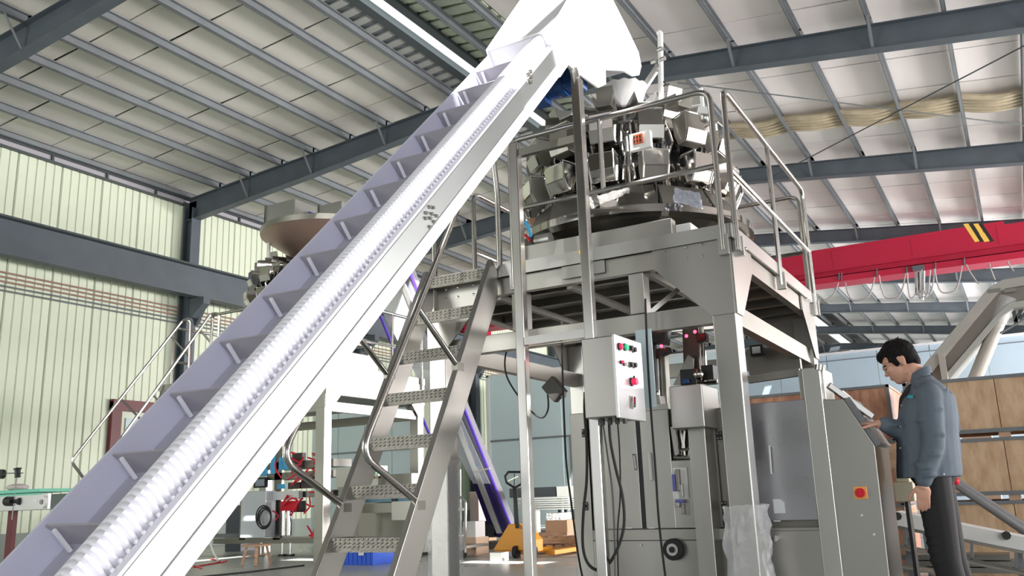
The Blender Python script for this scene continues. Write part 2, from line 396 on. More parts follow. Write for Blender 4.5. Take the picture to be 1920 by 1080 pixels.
# ------------------------------------------------------------------ working platform (main and far one share the design)
def platform(X0, X1, Y0, Y1, zd, label, sc_=1.0, ladder_x=None, rails='main'):
    s = sc_; root = thing('working_platform', ((X0+X1)/2, (Y0+Y1)/2, 0), label, 'platform')
    px, py = .14*s, .13*s          # post section
    zb = zd-.17*s                  # underside of edge beam
    for x in (X0, X1-px):
        for y in (Y0, Y1-py):
            p = MB().box(x, x+px, y, y+py, 0, zb).build('post', steel, root, bevel=.006)
            if y == Y0: MB().box(x-.001, x+px+.001, y-.001, y+py+.001, .38, .384).build('weld_seam', steel_dk, p)
            # gusset plates, front faces
            sx = -1 if x == X0 else 1; xi = x+px if sx < 0 else x; d = -sx
            yy = y if y == Y0 else y+py-.012
            g = MB().prism([(xi-d*px, yy-.012, zb-.34*s), (xi, yy-.012, zb-.34*s), (xi+d*.34*s, yy-.012, zb), (xi+d*.34*s, yy-.012, zd-.03), (xi-d*px, yy-.012, zd-.03)], (0, .012, 0)).build('gusset', steel, root)
            if y == Y0:
                b = MB()
                for bx in (.02, .12, .25):
                    for bz in (.03, .10): b.ball((xi+d*bx*s, yy-.014, zb+bz*s), .009*s, n=6, m=4)
                for ch in range(0, len(b.v), 1): pass
                b.build('bolt_heads', mirror, g, smooth=True)
            xo = x+px if x != X0 else x-.012
            ys = y; dy = 1 if y == Y0 else -1; y0_ = y if dy > 0 else y+py
            MB().prism([(xo, y0_, zb-.34*s), (xo, y0_+dy*py, zb-.34*s), (xo, y0_+dy*(py+.32*s), zb), (xo, y0_+dy*(py+.32*s), zd-.03), (xo, y0_, zd-.03)], (.012, 0, 0)).build('gusset', steel, root)
    # edge beams: top ring and lower ring with a short post between
    for (a, b) in (((X0, Y0), (X1, Y0)), ((X0, Y1-.06), (X1, Y1-.06))):
        MB().box(a[0], b[0], a[1]+.005, a[1]+.06, zb, zd-.055*s).build('edge_beam', steel_h, root)
    for x in (X0, X1-.06): MB().box(x, x+.055, Y0+.06, Y1-.06, zb, zd-.055*s).build('edge_beam', steel_h, root)
    MB().box(X0-.02, X1+.02, Y0-.02, Y1+.02, zd-.05*s, zd).build('deck', plate, root)
    MB().box(X0-.022, X1+.022, Y0-.03, Y0-.02, zd-.055*s, zd+.03*s).build('toe_board', steel_lt, root)
    MB().box(X1+.02, X1+.03, Y0-.03, Y1+.02, zd-.055*s, zd+.03*s).build('toe_board', steel_lt, root)
    zl0, zl1 = zd-.55*s, zd-.43*s
    MB().box(X0+px, X1-px, Y0+.03, Y0+.10, zl0, zl1).build('lower_beam', steel_h, root, bevel=.004)
    MB().box(X0+px, X1-px, Y1-.10, Y1-.03, zl0, zl1).build('lower_beam', steel_h, root, bevel=.004)
    for x in (X0+.03, X1-.10): MB().box(x, x+.07, Y0+py, Y1-py, zl0, zl1).build('lower_beam', steel_dk, root)
    for t in (.33, .72): MB().box(X0+(X1-X0)*t-.05*s, X0+(X1-X0)*t+.05*s, Y0+.02, Y0+.12, zl1, zb).build('mid_post', steel, root, bevel=.004)
    for k in range(6):
        y = Y0+.25+k*(Y1-Y0-.5)/5; MB().box(X0+.06, X1-.06, y-.02, y+.02, zb+.02, zb+.08).build('joist', steel_dk, root)
    for k in range(3):
        x = X0+(X1-X0)*(.25+.25*k); MB().box(x-.02, x+.02, Y0+.06, Y1-.06, zb-.02, zb+.02).build('joist', steel_dk, root)
    MB().bar((X0+.2, Y0+.3, zl1+.02), (X1-.6, Y1-.3, zb-.02), .05, .05).build('diagonal_brace', steel, root)
    MB().bar((X1-.62, Y0+.15, zl1), (X1-.35, Y0+.35, zb), .06, .03).build('diagonal_brace', steel, root)
    return root
PX0, PX1, PY0, PY1, PZ = -3.53, -1.345, 5.0, 7.35, 2.40
pf = platform(PX0, PX1, PY0, PY1, PZ, 'stainless steel working platform on square posts carrying the big multihead weigher')
# guard rails of bent tube
def rail(parent, pts, mids, r=.019, name='guard_rail'):
    o = MB().tube(pts, r, 10, bend=.09).build(name, pipe, parent, smooth=True)
    for a, b in mids: MB().tube([a, b], r*.9, 8).build('rail_bar', pipe, o, smooth=True)
    return o
yr = PY0-.035; xe = PX1+.04; zt = 3.30
rail(pf, [(-2.80, yr, 2.25), (-2.80, yr, zt), (-1.37, yr, zt), (-1.37, yr, 2.27)],
     [((-2.80, yr, 2.80), (-1.37, yr, 2.80)), ((-2.115, yr, zt), (-2.115, yr, 2.80))])
rail(pf, [(xe, 5.03, 2.27), (xe, 5.03, zt+.02), (xe, 7.28, zt+.02), (xe, 7.28, 2.24)],
     [((xe, 5.03, 2.78), (xe, 7.28, 2.78)), ((xe, 6.12, zt+.02), (xe, 6.12, 2.27))])
rail(pf, [(xe-.05, 7.36, 2.27), (xe-.05, 7.36, zt), (-3.50, 7.36, zt), (-3.50, 7.36, 2.27)],
     [((xe-.05, 7.36, 2.8), (-3.50, 7.36, 2.8)), ((-2.4, 7.36, zt), (-2.4, 7.36, 2.3))])
rail(pf, [(-3.57, 7.3, 2.27), (-3.57, 7.3, zt), (-3.57, 5.7, zt), (-3.57, 5.7, 2.27)], [((-3.57, 7.3, 2.8), (-3.57, 5.7, 2.8))])
for x, y in ((-1.37, yr), (-2.80, yr), (xe, 5.06), (xe, 6.12), (xe, 7.28)):
    MB().box(x-.03, x+.03, y-.012, y+.02, 2.24, 2.36).build('rail_clamp', steel_lt, pf)
b_ = MB()
for k in range(3): b_.ball((PX1+.035, 5.12+k*.06, 2.33-k*.0), .01, n=6, m=4).ball((PX1+.035, 7.0+k*.06, 2.33), .01, n=6, m=4)
b_.build('bolt_heads', mirror, pf, smooth=True)
MB().box(-2.32, -2.22, PY0-.034, PY0-.031, 2.405, 2.425).build('warning_label', yellow, pf)
MB().box(-2.45, -2.15, PY0-.02, PY0-.004, 2.26, 2.34).build('splice_plate', steel, pf)

def ladder(X0, X1, Yt, zt_, Yb, label, hr=True):
    root = thing('ladder_stair', ((X0+X1)/2, Yb, 0), label, 'ladder')
    d = V((0, Yt-Yb, zt_)).normalized(); L = V((0, Yt-Yb, zt_)).length
    for x in (X0, X1-.035):
        P = lambda t, n: V((x, Yb, 0))+d*t+V((0, -d.z, d.y))*n
        MB().prism([P(0, -.07), P(L-.02, -.07), P(L+.06, -.02), P(L+.04, .07), P(0, .07)], (.035, 0, 0)).build('stringer', steel, root, bevel=.004)
    n = 9
    for k in range(n):
        z = zt_*(k+.9)/(n-.1+.0); t = z/d.z; c = V((0, Yb, 0))+d*t
        st = MB().box(X0+.035, X1-.035, c.y-.07, c.y+.09, c.z-.035, c.z-.012).box(X0+.035, X1-.035, c.y-.072, c.y-.06, c.z-.075, c.z-.012)
        st = st.build('tread', plate, root)
        dm = MB()
        for i in range(12):
            for j in range(2): x = X0+.06+i*(X1-X0-.12)/11; dm.box(x-.008, x+.008, c.y-.077, c.y-.071, c.z-.06+j*.022, c.z-.052+j*.022)
        o = dm.build('raised_studs', plate, st); o['kind'] = 'stuff'
    if hr:
        for x in (X0-.04, X1+.005):
            A = V((x, Yb, 0)); n_ = V((0, -d.z, d.y))
            q = lambda t, m_: A+d*t+n_*m_
            MB().tube([q(.62, .03), q(.95, .34), q(L+.45, .34), q(L+.62, .12) if False else V((x, Yt+.02, zt_+.9)), V((x, Yt+.1, zt_+.9)), V((x, Yt+.1, zt_-.05))], .019, 10, bend=.13).build('handrail', pipe, root, smooth=True)
            MB().tube([q(1.75, .34), q(1.42, .03)], .016, 8).build('handrail_strut', pipe, root, smooth=True)
    return root
lad = thing('ladder_stair', (-3.2, 3.7, 0), 'steep stainless steel ladder with bent handrails leading up to the near platform', 'ladder')
# main ladder measured from the photograph: outer edges of the stringers at two heights
LX0, LX1, LYt, LZt, LYb = -3.50, -2.93, 4.94, 2.40, 3.60
dl = V((0, LYt-LYb, LZt)); LL = dl.length; dl.normalize(); nl = V((0, -dl.z, dl.y))
for x in (LX0, LX1-.04):
    P = lambda t, n: V((x, LYb, 0))+dl*t+nl*n
    MB().prism([P(0, -.115), P(LL-.16, -.115), P(LL+.0, -.03), P(LL+.03, .065), P(0, .065)], (.04, 0, 0)).build('stringer', steel, lad, bevel=.004)
for k in range(9):
    z = LZt-.284*k; c = V((0, LYb, 0))+dl*(z/dl.z)
    if z < .1: break
    st = MB().box(LX0+.04, LX1-.04, c.y-.06, c.y+.10, z-.03, z).box(LX0+.04, LX1-.04, c.y-.062, c.y-.05, z-.078, z).build('tread', plate, lad)
    dm = MB()
    for i in range(14):
        for j in range(3):
            x = LX0+.07+i*(LX1-LX0-.14)/13; dm.bar((x-.007, c.y-.065, z-.052+j*.019), (x+.007, c.y-.065, z-.046+j*.019), .004, .005)
    o = dm.build('raised_studs', plate, st); o['kind'] = 'stuff'
for x in (LX0+.02, LX1-.02):
    dy = -.02 if x < -3.3 else 0
    q = lambda y, z: V((x, y+dy, z))
    h_ = MB().tube([q(4.05, .88), q(3.56, 1.13), q(4.90, 3.36), q(4.97, 3.30), q(5.03, 2.95), q(5.03, 2.30)], .020, 10, bend=.12).build('handrail', pipe, lad, smooth=True)
    MB().tube([q(4.07, 1.98), q(4.47, 1.69)], .018, 10).build('handrail_strut', pipe, h_, smooth=True)
    for y_, z_ in ((4.05, .87), (4.47, 1.69)): MB().box(x-.022, x+.022, y_-.02, y_+.05, z_-.035, z_+.015).build('welded_foot', steel_dk, h_)

# ------------------------------------------------------------------ inclined bucket-belt conveyor
CA = R(45.6); CS = V((0, math.cos(CA), math.sin(CA))); CN = V((0, -math.sin(CA), math.cos(CA))); CO = V((0, 3.0, 2.0))
XRt, XLt = -2.10, -2.52
def cp(x, s, n): return V((x, 0, 0))+CO+CS*s+CN*n
cv = thing('inclined_conveyor', (-2.3, 2.0, 0), 'long inclined cleated belt conveyor with white corrugated side wall rising to the big weigher', 'conveyor')
S0, S1 = -2.75, 2.3
def cbox(x0, x1, s0, s1, n0, n1): return MB().hexa([cp(x0, s0, n0), cp(x1, s0, n0), cp(x1, s1, n0), cp(x0, s1, n0), cp(x0, s0, n1), cp(x1, s0, n1), cp(x1, s1, n1), cp(x0, s1, n1)])
cbox(XRt-.015, XRt, S0, S1, .028, .122).build('side_frame', mat('cool_steel_channel', (.40, .43, .43), .38, 1, rvar=.03, scale=1.6), cv, bevel=.003)
MB().hexa([cp(XRt-.02, S0, -.036), cp(XRt+.0, S0, -.036), cp(XRt+.0, S1, -.036), cp(XRt-.02, S1, -.036), cp(XRt-.02, S0, .026), cp(XRt+.004, S0, .026), cp(XRt+.004, S1, .026), cp(XRt-.02, S1, .026)]).build('lower_rail', mat('sun_white_steel', (.86, .86, .88), .35, 0), cv, bevel=.003)  # steel coloured white: sun glare put into the colour
cbox(XRt-.035, XRt-.0, S0, S1, .122, .134).build('top_lip', belt_w, cv, bevel=.003)
cbox(XLt-.015, XLt-.003, S0, S1, .0, .196).build('side_frame', belt, cv)
cbox(XLt, XRt-.02, S0, S1, .06, .088).build('belt_bed', mat('belt_bed', (.50, .49, .57), .5), cv)  # bed toned darker than the side walls, shade in the colour
cbox(XLt, XRt-.02, S0, S1, -.03, -.02).build('return_cover', steel_dk, cv)
cleatm = mat('cleat_grey', (.44, .42, .46), .5)  # greyer tint carries the shade on the cleat faces
for k in range(17):     # cleats
    s = -2.70+.2935*k+.045
    if s > 2.0: break
    c = MB().hexa([cp(XLt+.005, s-.004, .088), cp(-2.20, s-.004, .088), cp(-2.20, s+.004, .088), cp(XLt+.005, s+.004, .088),
                   cp(XLt+.005, s-.022, .186), cp(-2.20, s-.022, .186), cp(-2.20, s-.014, .186), cp(XLt+.005, s-.014, .186)]).build('cleat', cleatm, cv)
    MB().bar(cp(XLt+.05, s-.03, .178), cp(XLt+.05, s-.035, .092), .012, .01).build('cleat_gusset', belt_w, c)
    MB().hexa([cp(XLt+.004, s-.0, .088), cp(XLt+.0042, s, .088), cp(XLt+.0042, s-.10, .088), cp(XLt+.004, s-.10, .088), cp(XLt+.004, s-.02, .186), cp(XLt+.0042, s-.02, .186), cp(XLt+.0042, s-.03, .186), cp(XLt+.004, s-.03, .186)])
for k in range(160):
    pass
cw = []   # corrugated side wall: one rippled strip
N_ = 200; wv = MB(); per = (S1-S0)/N_
def fold(u): return XRt-.056+.013*abs(math.sin(math.pi*u))**.6
nseg = N_*6; rings = []
for i in range(nseg+1):
    u = i/6; s = S0+u*per; x = fold(u)
    rings.append((cp(XRt-.112, s, .09), cp(XRt-.110, s, .214), cp((XRt-.112+x)/2, s, .216+.35*(x-XRt+.056)), cp(x-.010, s, .210+.5*(x-XRt+.056)), cp(x, s, .196), cp(x, s, .12), cp(x-.008, s, .09)))
wv.loft(rings); o = wv.build('corrugated_side_wall', belt_w, cv, smooth=True)
wv2 = MB(); rings = []
for i in range(nseg+1):
    u = i/6; s = S0+u*per; x = XLt+.012+.007*math.sin(2*math.pi*u)
    rings.append((cp(x-.004, s, .09), cp(x-.004, s, .19), cp(x+.004, s, .19), cp(x+.004, s, .09)))
for k in range(int((S1-S0)/.033)):   # rollers' bead chain along the lip
    pass
bd = MB()
for k in range(150): bd.ball(cp(XRt-.030, S0+k*.0322, .138), .0075, n=6, m=4)
o = bd.build('edge_beads', belt_w, cv); o['kind'] = 'stuff'
bl = MB()
for i, (a, b) in enumerate([(0, 0), (.03, .028), (.0, .045), (.045, .0), (.055, .035), (.08, .01), (.085, .05), (.02, .06), (.065, .065)]):
    bl.cyl(cp(XRt, .02+a, .035+b), cp(XRt+.01, .02+a, .035+b), .008, n=8)
bl.build('bolt_cluster', mirror, cv, smooth=True)
bl = MB()
for i, (a, b) in enumerate([(0, 0), (.03, .02), (.0, .045), (.045, .045)]): bl.cyl(cp(XRt, 1.50+a, .10+b), cp(XRt+.014, 1.50+a, .10+b), .012, n=8)
bl.build('bolt_cluster', steel_dk, cv, smooth=True)
# head hood: two side cheeks, top cover, front nose, discharge chute
hp = [(3.62, 2.64), (4.02, 3.04), (4.48, 3.47), (4.62, 3.47), (4.93, 3.50), (5.06, 3.58), (5.07, 3.69), (5.41, 3.83), (5.60, 3.87), (5.72, 3.93), (5.78, 4.03), (5.74, 4.13), (5.54, 4.23), (4.93, 4.42), (4.45, 4.22), (3.95, 3.62), (3.5, 3.18), (3.42, 2.95)]
hp = [(cp(0, 1.9, -.036)[1], cp(0, 1.9, -.036)[2])]+hp[2:13]+[(5.1, 4.42), (4.90, 4.36), (4.76, 4.25), (cp(0, 2.0, .232)[1], cp(0, 2.0, .232)[2])]
for x in (XRt-.004, XLt-.014): MB().prism([(x, y, z) for y, z in hp], (.014, 0, 0)).build('head_cheek', mat('sun_white_steel', (.86, .86, .88)), cv)  # cheeks whitened to carry the blown-out sun
top = hp[9:]; cbox(XLt, XRt, 2.0, 2.012, .088, .235).build('inlet_fill_sheet', mat('sun_white_steel', (.86, .86, .88)), cv); tc = MB()  # white sheet added to hide the dark mouth under the sunlit cover
for (a, b), (c, d) in zip(top[:-1], top[1:]): tc.hexa([(XLt, a, b-.012), (XRt, a, b-.012), (XRt, c, d-.012), (XLt, c, d-.012), (XLt, a, b), (XRt, a, b), (XRt, c, d), (XLt, c, d)])
tc.build('top_cover', mat('sun_white_steel', (.86, .86, .88)), cv)
un = hp[3:9]; tc = MB()
for (a, b), (c, d) in list(zip(un[:-1], un[1:]))[:2]: tc.hexa([(XLt, a, b), (XRt, a, b), (XRt, c, d), (XLt, c, d), (XLt, a, b+.012), (XRt, a, b+.012), (XRt, c, d+.012), (XLt, c, d+.012)])
tc.build('discharge_chute', mat('sun_white_steel', (.86, .86, .88)), cv)
MB().cyl((XLt, 4.9, 4.0), (XRt, 4.9, 4.0), .10, n=20).build('head_drum', steel_dk, cv, smooth=True)
# drive motor hanging under the head
mt = MB().cyl((-2.56, 4.80, 3.52), (-2.30, 4.80, 3.52), .065, n=20).build('drive_motor', motorb, cv, smooth=True)
MB().cyl((-2.30, 4.80, 3.52), (-2.26, 4.80, 3.52), .08, n=20).build('motor_flange', motorb, mt, smooth=True)
MB().box(-2.26, -2.14, 4.72, 4.88, 3.46, 3.60).build('gearbox', motorb, mt, bevel=.02)
MB().box(-2.50, -2.40, 4.75, 4.85, 3.42, 3.47).build('terminal_box', motorb, mt)
for k in range(7): MB().cyl((-2.55+k*.033, 4.80, 3.52), (-2.542+k*.033, 4.80, 3.52), .073, n=20).build('cooling_fin', motorb, mt, smooth=True)
# supports
YS = 4.60
MB().tube([(-2.115, YS-.10, 3.54), (-2.105, YS-.02, 3.50), (-2.095, YS, 3.38), (-2.095, YS, 3.2)], .028, 8, bend=.06).build('post_head', pipe, cv, smooth=True)
MB().box(-2.125, -2.065, YS-.03, YS+.03, 0, 3.42).build('support_post', pipe, cv, bevel=.006)
MB().box(-2.585, -2.525, YS-.03, YS+.03, 0, 3.10).build('support_post', pipe, cv, bevel=.006)
MB().box(-2.53, -2.12, YS-.02, YS+.02, 3.00, 3.05).build('cross_bar', steel_dk, cv); MB().box(-2.53, -2.12, YS-.02, YS+.02, 1.78, 1.83).build('cross_bar', pipe, cv)
for x in (-2.095, -2.555): MB().cyl((x, YS, 0), (x, YS, .03), .05, n=14).build('foot', steel_dk, cv, smooth=True)
for x in (-2.08, -2.54):
    MB().box(x-.03, x+.03, 1.55, 1.61, 0, .62).build('lower_leg', steel_lt, cv)

# control box on the conveyor post
bx = thing('control_box', (-1.95, 4.5, 1.5), 'grey steel control box with coloured push buttons bolted to the conveyor post', 'control box')
XB0, XB1 = at(1093, 700, y=4.48).x, at(1152, 700, y=4.48).x
zt1, zb1 = at(1120, 632, y=4.48).z, at(1125, 783, y=4.48).z
MB().box(XB0, XB1, 4.48, 4.86, zb1, zt1).build('body', steel, bx, bevel=.006)
MB().box(XB1, XB1+.018, 4.47, 4.87, zb1-.01, zt1+.005).build('door', alu, bx, bevel=.004)
def btn(px, py, m, r=.014, l=.02, nm='push_button'):
    p = at(px, py, x=XB1+.02); o = MB().cyl(p, p+V((l, 0, 0)), r, n=14).build(nm, m, bx, smooth=True)
    MB().cyl(p-V((.003, 0, 0)), p+V((.006, 0, 0)), r*1.3, n=14).build('bezel', black if m is not black else steel_dk, o, smooth=True)
btn(1161, 650, pinkp, .017); btn(1171, 651, greenp, .017); btn(1181, 653, black); btn(1187, 656, black)
btn(1164, 679, pinkp, .008); btn(1170, 683, white, .008); btn(1181, 684, black); btn(1188, 685, black, nm='selector_knob')
btn(1184, 716, pinkp, .020, .035, 'stop_button'); btn(1189, 707, white, .006, .008)
for zz in ((742, 766),):
    a, b = at(1180, 742, x=XB1+.02), at(1186, 742, x=XB1+.02)
    MB().box(XB1+.018, XB1+.022, a.y, b.y, at(1183, 766, x=XB1+.02).z, a.z).build('lock_plate', steel_dk, bx)
MB().tube([at(1190, 745, x=XB1+.03), at(1190, 763, x=XB1+.05)], .006, 6).build('lock_handle', mirror, bx, smooth=True)
for k in range(4):
    x = XB0+.06+k*.045; MB().cyl((x, 4.58, zb1-.035), (x, 4.58, zb1), .013, n=10).build('cable_gland', black, bx, smooth=True)
# acrylic side sheet behind the box
sh = MB().box(at(1196, 700, y=4.95).x, at(1226, 700, y=4.95).x, 4.95, 4.96, at(1205, 765, y=4.95).z, at(1205, 618, y=4.95).z).build('acrylic_guard', bluepale); tag(sh, 'tall pale blue guard sheet standing behind the control box', 'guard')
# cables
def cable(pts, r, label, m=rubber, grp=None, cat='cable'):
    P = [V(p) for p in pts]; Q = []
    for i in range(len(P)-1):
        p0, p1, p2, p3 = P[max(i-1, 0)], P[i], P[i+1], P[min(i+2, len(P)-1)]
        for t in (0, .2, .4, .6, .8):
            Q.append(.5*((2*p1)+(p2-p0)*t+(2*p0-5*p1+4*p2-p3)*t*t+(3*p1-p0-3*p2+p3)*t**3))
    Q.append(P[-1]); o = MB().tube(Q, r, 6).build('cable', m, smooth=True); tag(o, label, cat, grp); return o
def pc(L, y): return [at(a, b, y=y) for a, b in L]
cable(pc([(1142, 790), (1145, 830), (1155, 880), (1167, 930), (1170, 985), (1155, 1035), (1130, 1068), (1105, 1060), (1093, 1025), (1094, 960), (1100, 900), (1100, 830), (1096, 770), (1097, 735)], 4.62), .009, 'thick black cable looping down from the control box and back up the cabinet edge')
cable(pc([(1130, 790), (1140, 860), (1148, 920), (1152, 1000), (1154, 1100)], 4.62), .005, 'thin grey cable hanging straight down from the control box', mat('grey_cable', (.12, .12, .12), .6))
cable(pc([(1158, 790), (1162, 850), (1163, 930), (1158, 1000), (1160, 1100)], 4.66), .005, 'thin dark cable hanging at the right of the control box glands')
cable(pc([(1210, 560), (1212, 620), (1216, 700), (1222, 790), (1229, 880), (1234, 960), (1240, 1020), (1250, 1100)], 4.95), .007, 'dark cable running down in front of the packing machine doors from the platform')
cable(pc([(1053, 600), (1055, 700), (1058, 790), (1062, 870), (1072, 950), (1084, 1040), (1096, 1100)], 5.06), .007, 'dark cable hanging along the left edge of the packing machine')
cable(pc([(955, 645), (947, 672), (950, 705), (970, 740), (1000, 775), (1018, 783), (1028, 765), (1027, 730), (1035, 722)], 5.3), .006, 'thin black cable drooping across the gap to the small camera box')
# ------------------------------------------------------------------ multihead weigher
def hopper(c, ang, w_, h, d, tilt=.0, shut=True):
    """rounded bucket: wide mouth, cut bottom; outward is +x before turning"""
    pts = [(-.5*d, .5*h), (.55*d, .5*h), (.50*d, -.12*h), (.22*d, -.5*h), (-.30*d, -.5*h), (-.5*d, -.1*h)]
    M = Matrix.Rotation(ang, 3, 'Z') @ Matrix.Rotation(tilt, 3, 'Y')
    P = [V(c)+M @ V((x, -w_/2, z)) for x, z in pts]; return P, M @ V((0, w_, 0)), M
def weigher(cx, cy, z0, s, n, label, phase=0, cone_open=False):
    root = thing('multihead_weigher', (cx, cy, z0), label, 'weigher')
    c = V((cx, cy, 0)); Z = lambda z: z0+z*s
    rr = lambda pr: [(r*s, Z(z)) for r, z in pr]
    # stand
    for a, b in (((-.62, -.75), (.62, -.75)), ((-.62, .75), (.62, .75))):
        MB().box(cx+a[0]*s*1.05, cx+b[0]*s*1.05, cy+a[1]*s-.04*s, cy+a[1]*s+.04*s, z0, Z(.12)).build('stand_beam', steel, root, bevel=.003)
    for a in (-.62, .62): MB().box(cx+(a-.04)*s, cx+(a+.04)*s, cy-.71*s, cy+.71*s, z0, Z(.12)).build('stand_beam', steel_dk, root)
    for a in (45, 135, 225, 315):
        x, y = math.cos(R(a)), math.sin(R(a)); MB().bar((cx+x*.62*s, cy+y*.66*s, Z(.1)), (cx+x*.40*s, cy+y*.40*s, Z(.52)), .05*s, .05*s).build('stand_leg', steel, root)
    # collecting funnel (faceted), rim ring, skirt
    MB().lathe(c, rr([(.12, .05), (.80, .30), (.80, .31), (.14, .07), (.10, .02)]), 12, phase=.1).build('collecting_funnel', steel_dk, root)
    MB().lathe(c, rr([(.80, .285), (.855, .285), (.855, .335), (.80, .335)]), 40).build('rim_ring', mirror, root, smooth=True)
    for k in range(12):
        a0, a1 = 2*math.pi*(k+.04)/12+.1, 2*math.pi*(k+.96)/12+.1
        q = lambda a, r, z: c+V((r*s*math.cos(a), r*s*math.sin(a), Z(z)))
        MB().hexa([q(a0, .80, .33), q(a1, .80, .33), q(a1, .785, .33), q(a0, .785, .33), q(a0, .70, .52), q(a1, .70, .52), q(a1, .685, .52), q(a0, .685, .52)]).build('chute_panel', steel_dk if k % 3 else mirror, root)
    # body
    MB().lathe(c, rr([(.40, .42), (.46, .46), (.46, .88), (.40, .92), (.40, 1.08), (.34, 1.12), (.02, 1.13)]), 2*n, phase=phase).build('drive_body', mat('dark_drive_body', (.10, .10, .10), .25, .8), root)
    MB().cyl((cx, cy, Z(.3)), (cx, cy, Z(.45)), .2*s, n=20).build('centre_column', steel_dk, root, smooth=True)
    for k in range(n):
        a = phase+2*math.pi*(k+.5)/n; u = V((math.cos(a), math.sin(a), 0)); t = V((-u.y, u.x, 0))
        q = lambda r, w_, z: c+u*r*s+t*w_*s+V((0, 0, Z(z)))
        jm = (mirror, mirror, steel_dk)[k % 3]
        # weigh hopper
        P, e, M = hopper(q(.72, 0, .64), a, .165*s, .19*s, .14*s)
        h = MB().prism(P, e).build('weigh_hopper', jm, root, bevel=.004)
        MB().prism([P[2]+u*.006, P[1]+u*.006-V((0, 0, .02*s)), P[1]+u*.012-V((0, 0, .02*s)), P[2]+u*.012], e).build('hopper_gate', mirror, h)
        MB().tube([P[0]+u*.02+V((0, 0, .01)), P[1]+V((0, 0, .01)), P[2]+u*.01, P[3]+u*.012], .006*s, 5).build('hopper_rim', steel_lt, h)
        MB().tube([P[0]+e+u*.02+V((0, 0, .01)), P[1]+e+V((0, 0, .01)), P[2]+e+u*.01, P[3]+e+u*.012], .006*s, 5).build('hopper_rim', steel_lt, h)
        MB().box(0, 0, 0, 0, 0, 0) if False else None
        # pool hopper above
        P, e, M = hopper(q(.68, 0, .93), a, .165*s, .20*s, .13*s, tilt=-.10)
        h = MB().prism(P, e).build('pool_hopper', mirror if k % 3 else steel_dk, root, bevel=.004)
        MB().prism([P[3]+u*.012, P[2]+u*.014, P[2]+u*.02, P[3]+u*.018], e).build('hopper_gate', steel_lt, h)
        MB().tube([P[0]+V((0, 0, .006)), P[1]+V((0, 0, .006)), P[1]+e+V((0, 0, .006)), P[0]+e+V((0, 0, .006))], .006*s, 5).build('hopper_rim', mirror, h)
        # drive units and brackets in the gaps
        MB().bar(q(.44, 0, .66), q(.60, 0, .66), .12*s, .13*s).build('load_cell_box', mirror, root, bevel=.006)
        MB().bar(q(.44, 0, .94), q(.57, 0, .94), .12*s, .11*s).build('actuator_box', mat('dark_drive_body', (.1, .1, .1)), root, bevel=.006)
        for w_ in (-.105, .105):
            MB().tube([q(.50, w_, .98), q(.58, w_, 1.0), q(.62, w_, .86), q(.57, w_, .78)], .009*s, 6).build('link_arm', mirror, root, smooth=True)
            MB().tube([q(.50, w_, .72), q(.60, w_, .70), q(.64, w_, .58)], .009*s, 6).build('link_arm', mirror, root, smooth=True)
            MB().cyl(q(.60, w_-.012, .86), q(.60, w_+.012, .86), .022*s, n=10).build('pivot_boss', black, root, smooth=True)
        w0 = .155
        q2 = lambda r, w_, z: c+(u*math.cos(math.pi/n)+t*math.sin(math.pi/n))*r*s+V((0, 0, Z(z)))
        MB().cyl(q2(.56, 0, .52), q2(.56, 0, .80), .035*s, n=12).build('vibrator_column', mirror, root, smooth=True)
        MB().cyl(q2(.54, 0, .80), q2(.54, 0, .92), .05*s, .03*s, n=12).build('cable_boot', black, root, smooth=True)
        # linear feed pan
        pan = MB(); r0, r1 = .20, .66
        pts = [(-.075, 1.22), (-.055, 1.14), (.055, 1.14), (.075, 1.22)]
        A = [q(r0, w_*.6, z+.06) for w_, z in pts]; B_ = [q(r1, w_, z-.02) for w_, z in pts]
        for i in range(3):
            n_ = V((0, 0, .006)); pan.hexa([A[i], A[i+1], B_[i+1], B_[i], A[i]+n_, A[i+1]+n_, B_[i+1]+n_, B_[i]+n_])
        pan.build('feed_pan', steel_lt if k % 2 else steel_dk, root)
        if k % 2 == 0:
            MB().hexa([q(.50, -.07, 1.10), q(.50, .07, 1.10), q(.515, .07, 1.10), q(.515, -.07, 1.10), q(.57, -.06, 1.30), q(.57, .06, 1.30), q(.585, .06, 1.30), q(.585, -.06, 1.30)]).build('deflector_plate', steel_dk if k % 4 else steel, root)
        MB().bar(q(.34, 0, 1.04), q(.5, 0, 1.04), .09*s, .12*s).build('vibrator', steel_dk, root, bevel=.008)
    MB().lathe(c, rr([(.30, 1.26), (.29, 1.28), (.02, 1.40), (.01, 1.26)]), 28).build('top_cone', steel_lt, root, smooth=True)
    return root
wg = weigher(-2.36, 6.04, PZ+.0, 1.05, 14, 'big polished multihead weigher on the near platform under the conveyor head', phase=.16)
# infeed funnel wrapped in film, on the weigher's top
fn = MB(); rings = []
for i, (r, z) in enumerate([(.05, 3.66), (.10, 3.74), (.15, 3.84), (.185, 3.935), (.19, 3.945), (.165, 3.93), (.09, 3.82), (.04, 3.7)]):
    rings.append([V((-2.30+(r+.005*math.sin(j*2.3+i*1.7))*math.cos(2*math.pi*j/28), 5.9+(r+.005*math.sin(j*1.7+i))*math.sin(2*math.pi*j/28), z+.008*math.sin(j*3.1))) for j in range(28)])
fn.loft(rings); o = fn.build('film_wrapped_funnel', mat('white_film', (.85, .85, .86), .25), smooth=True); tag(o, 'crumpled white film wrapped funnel on top of the big weigher', 'funnel')
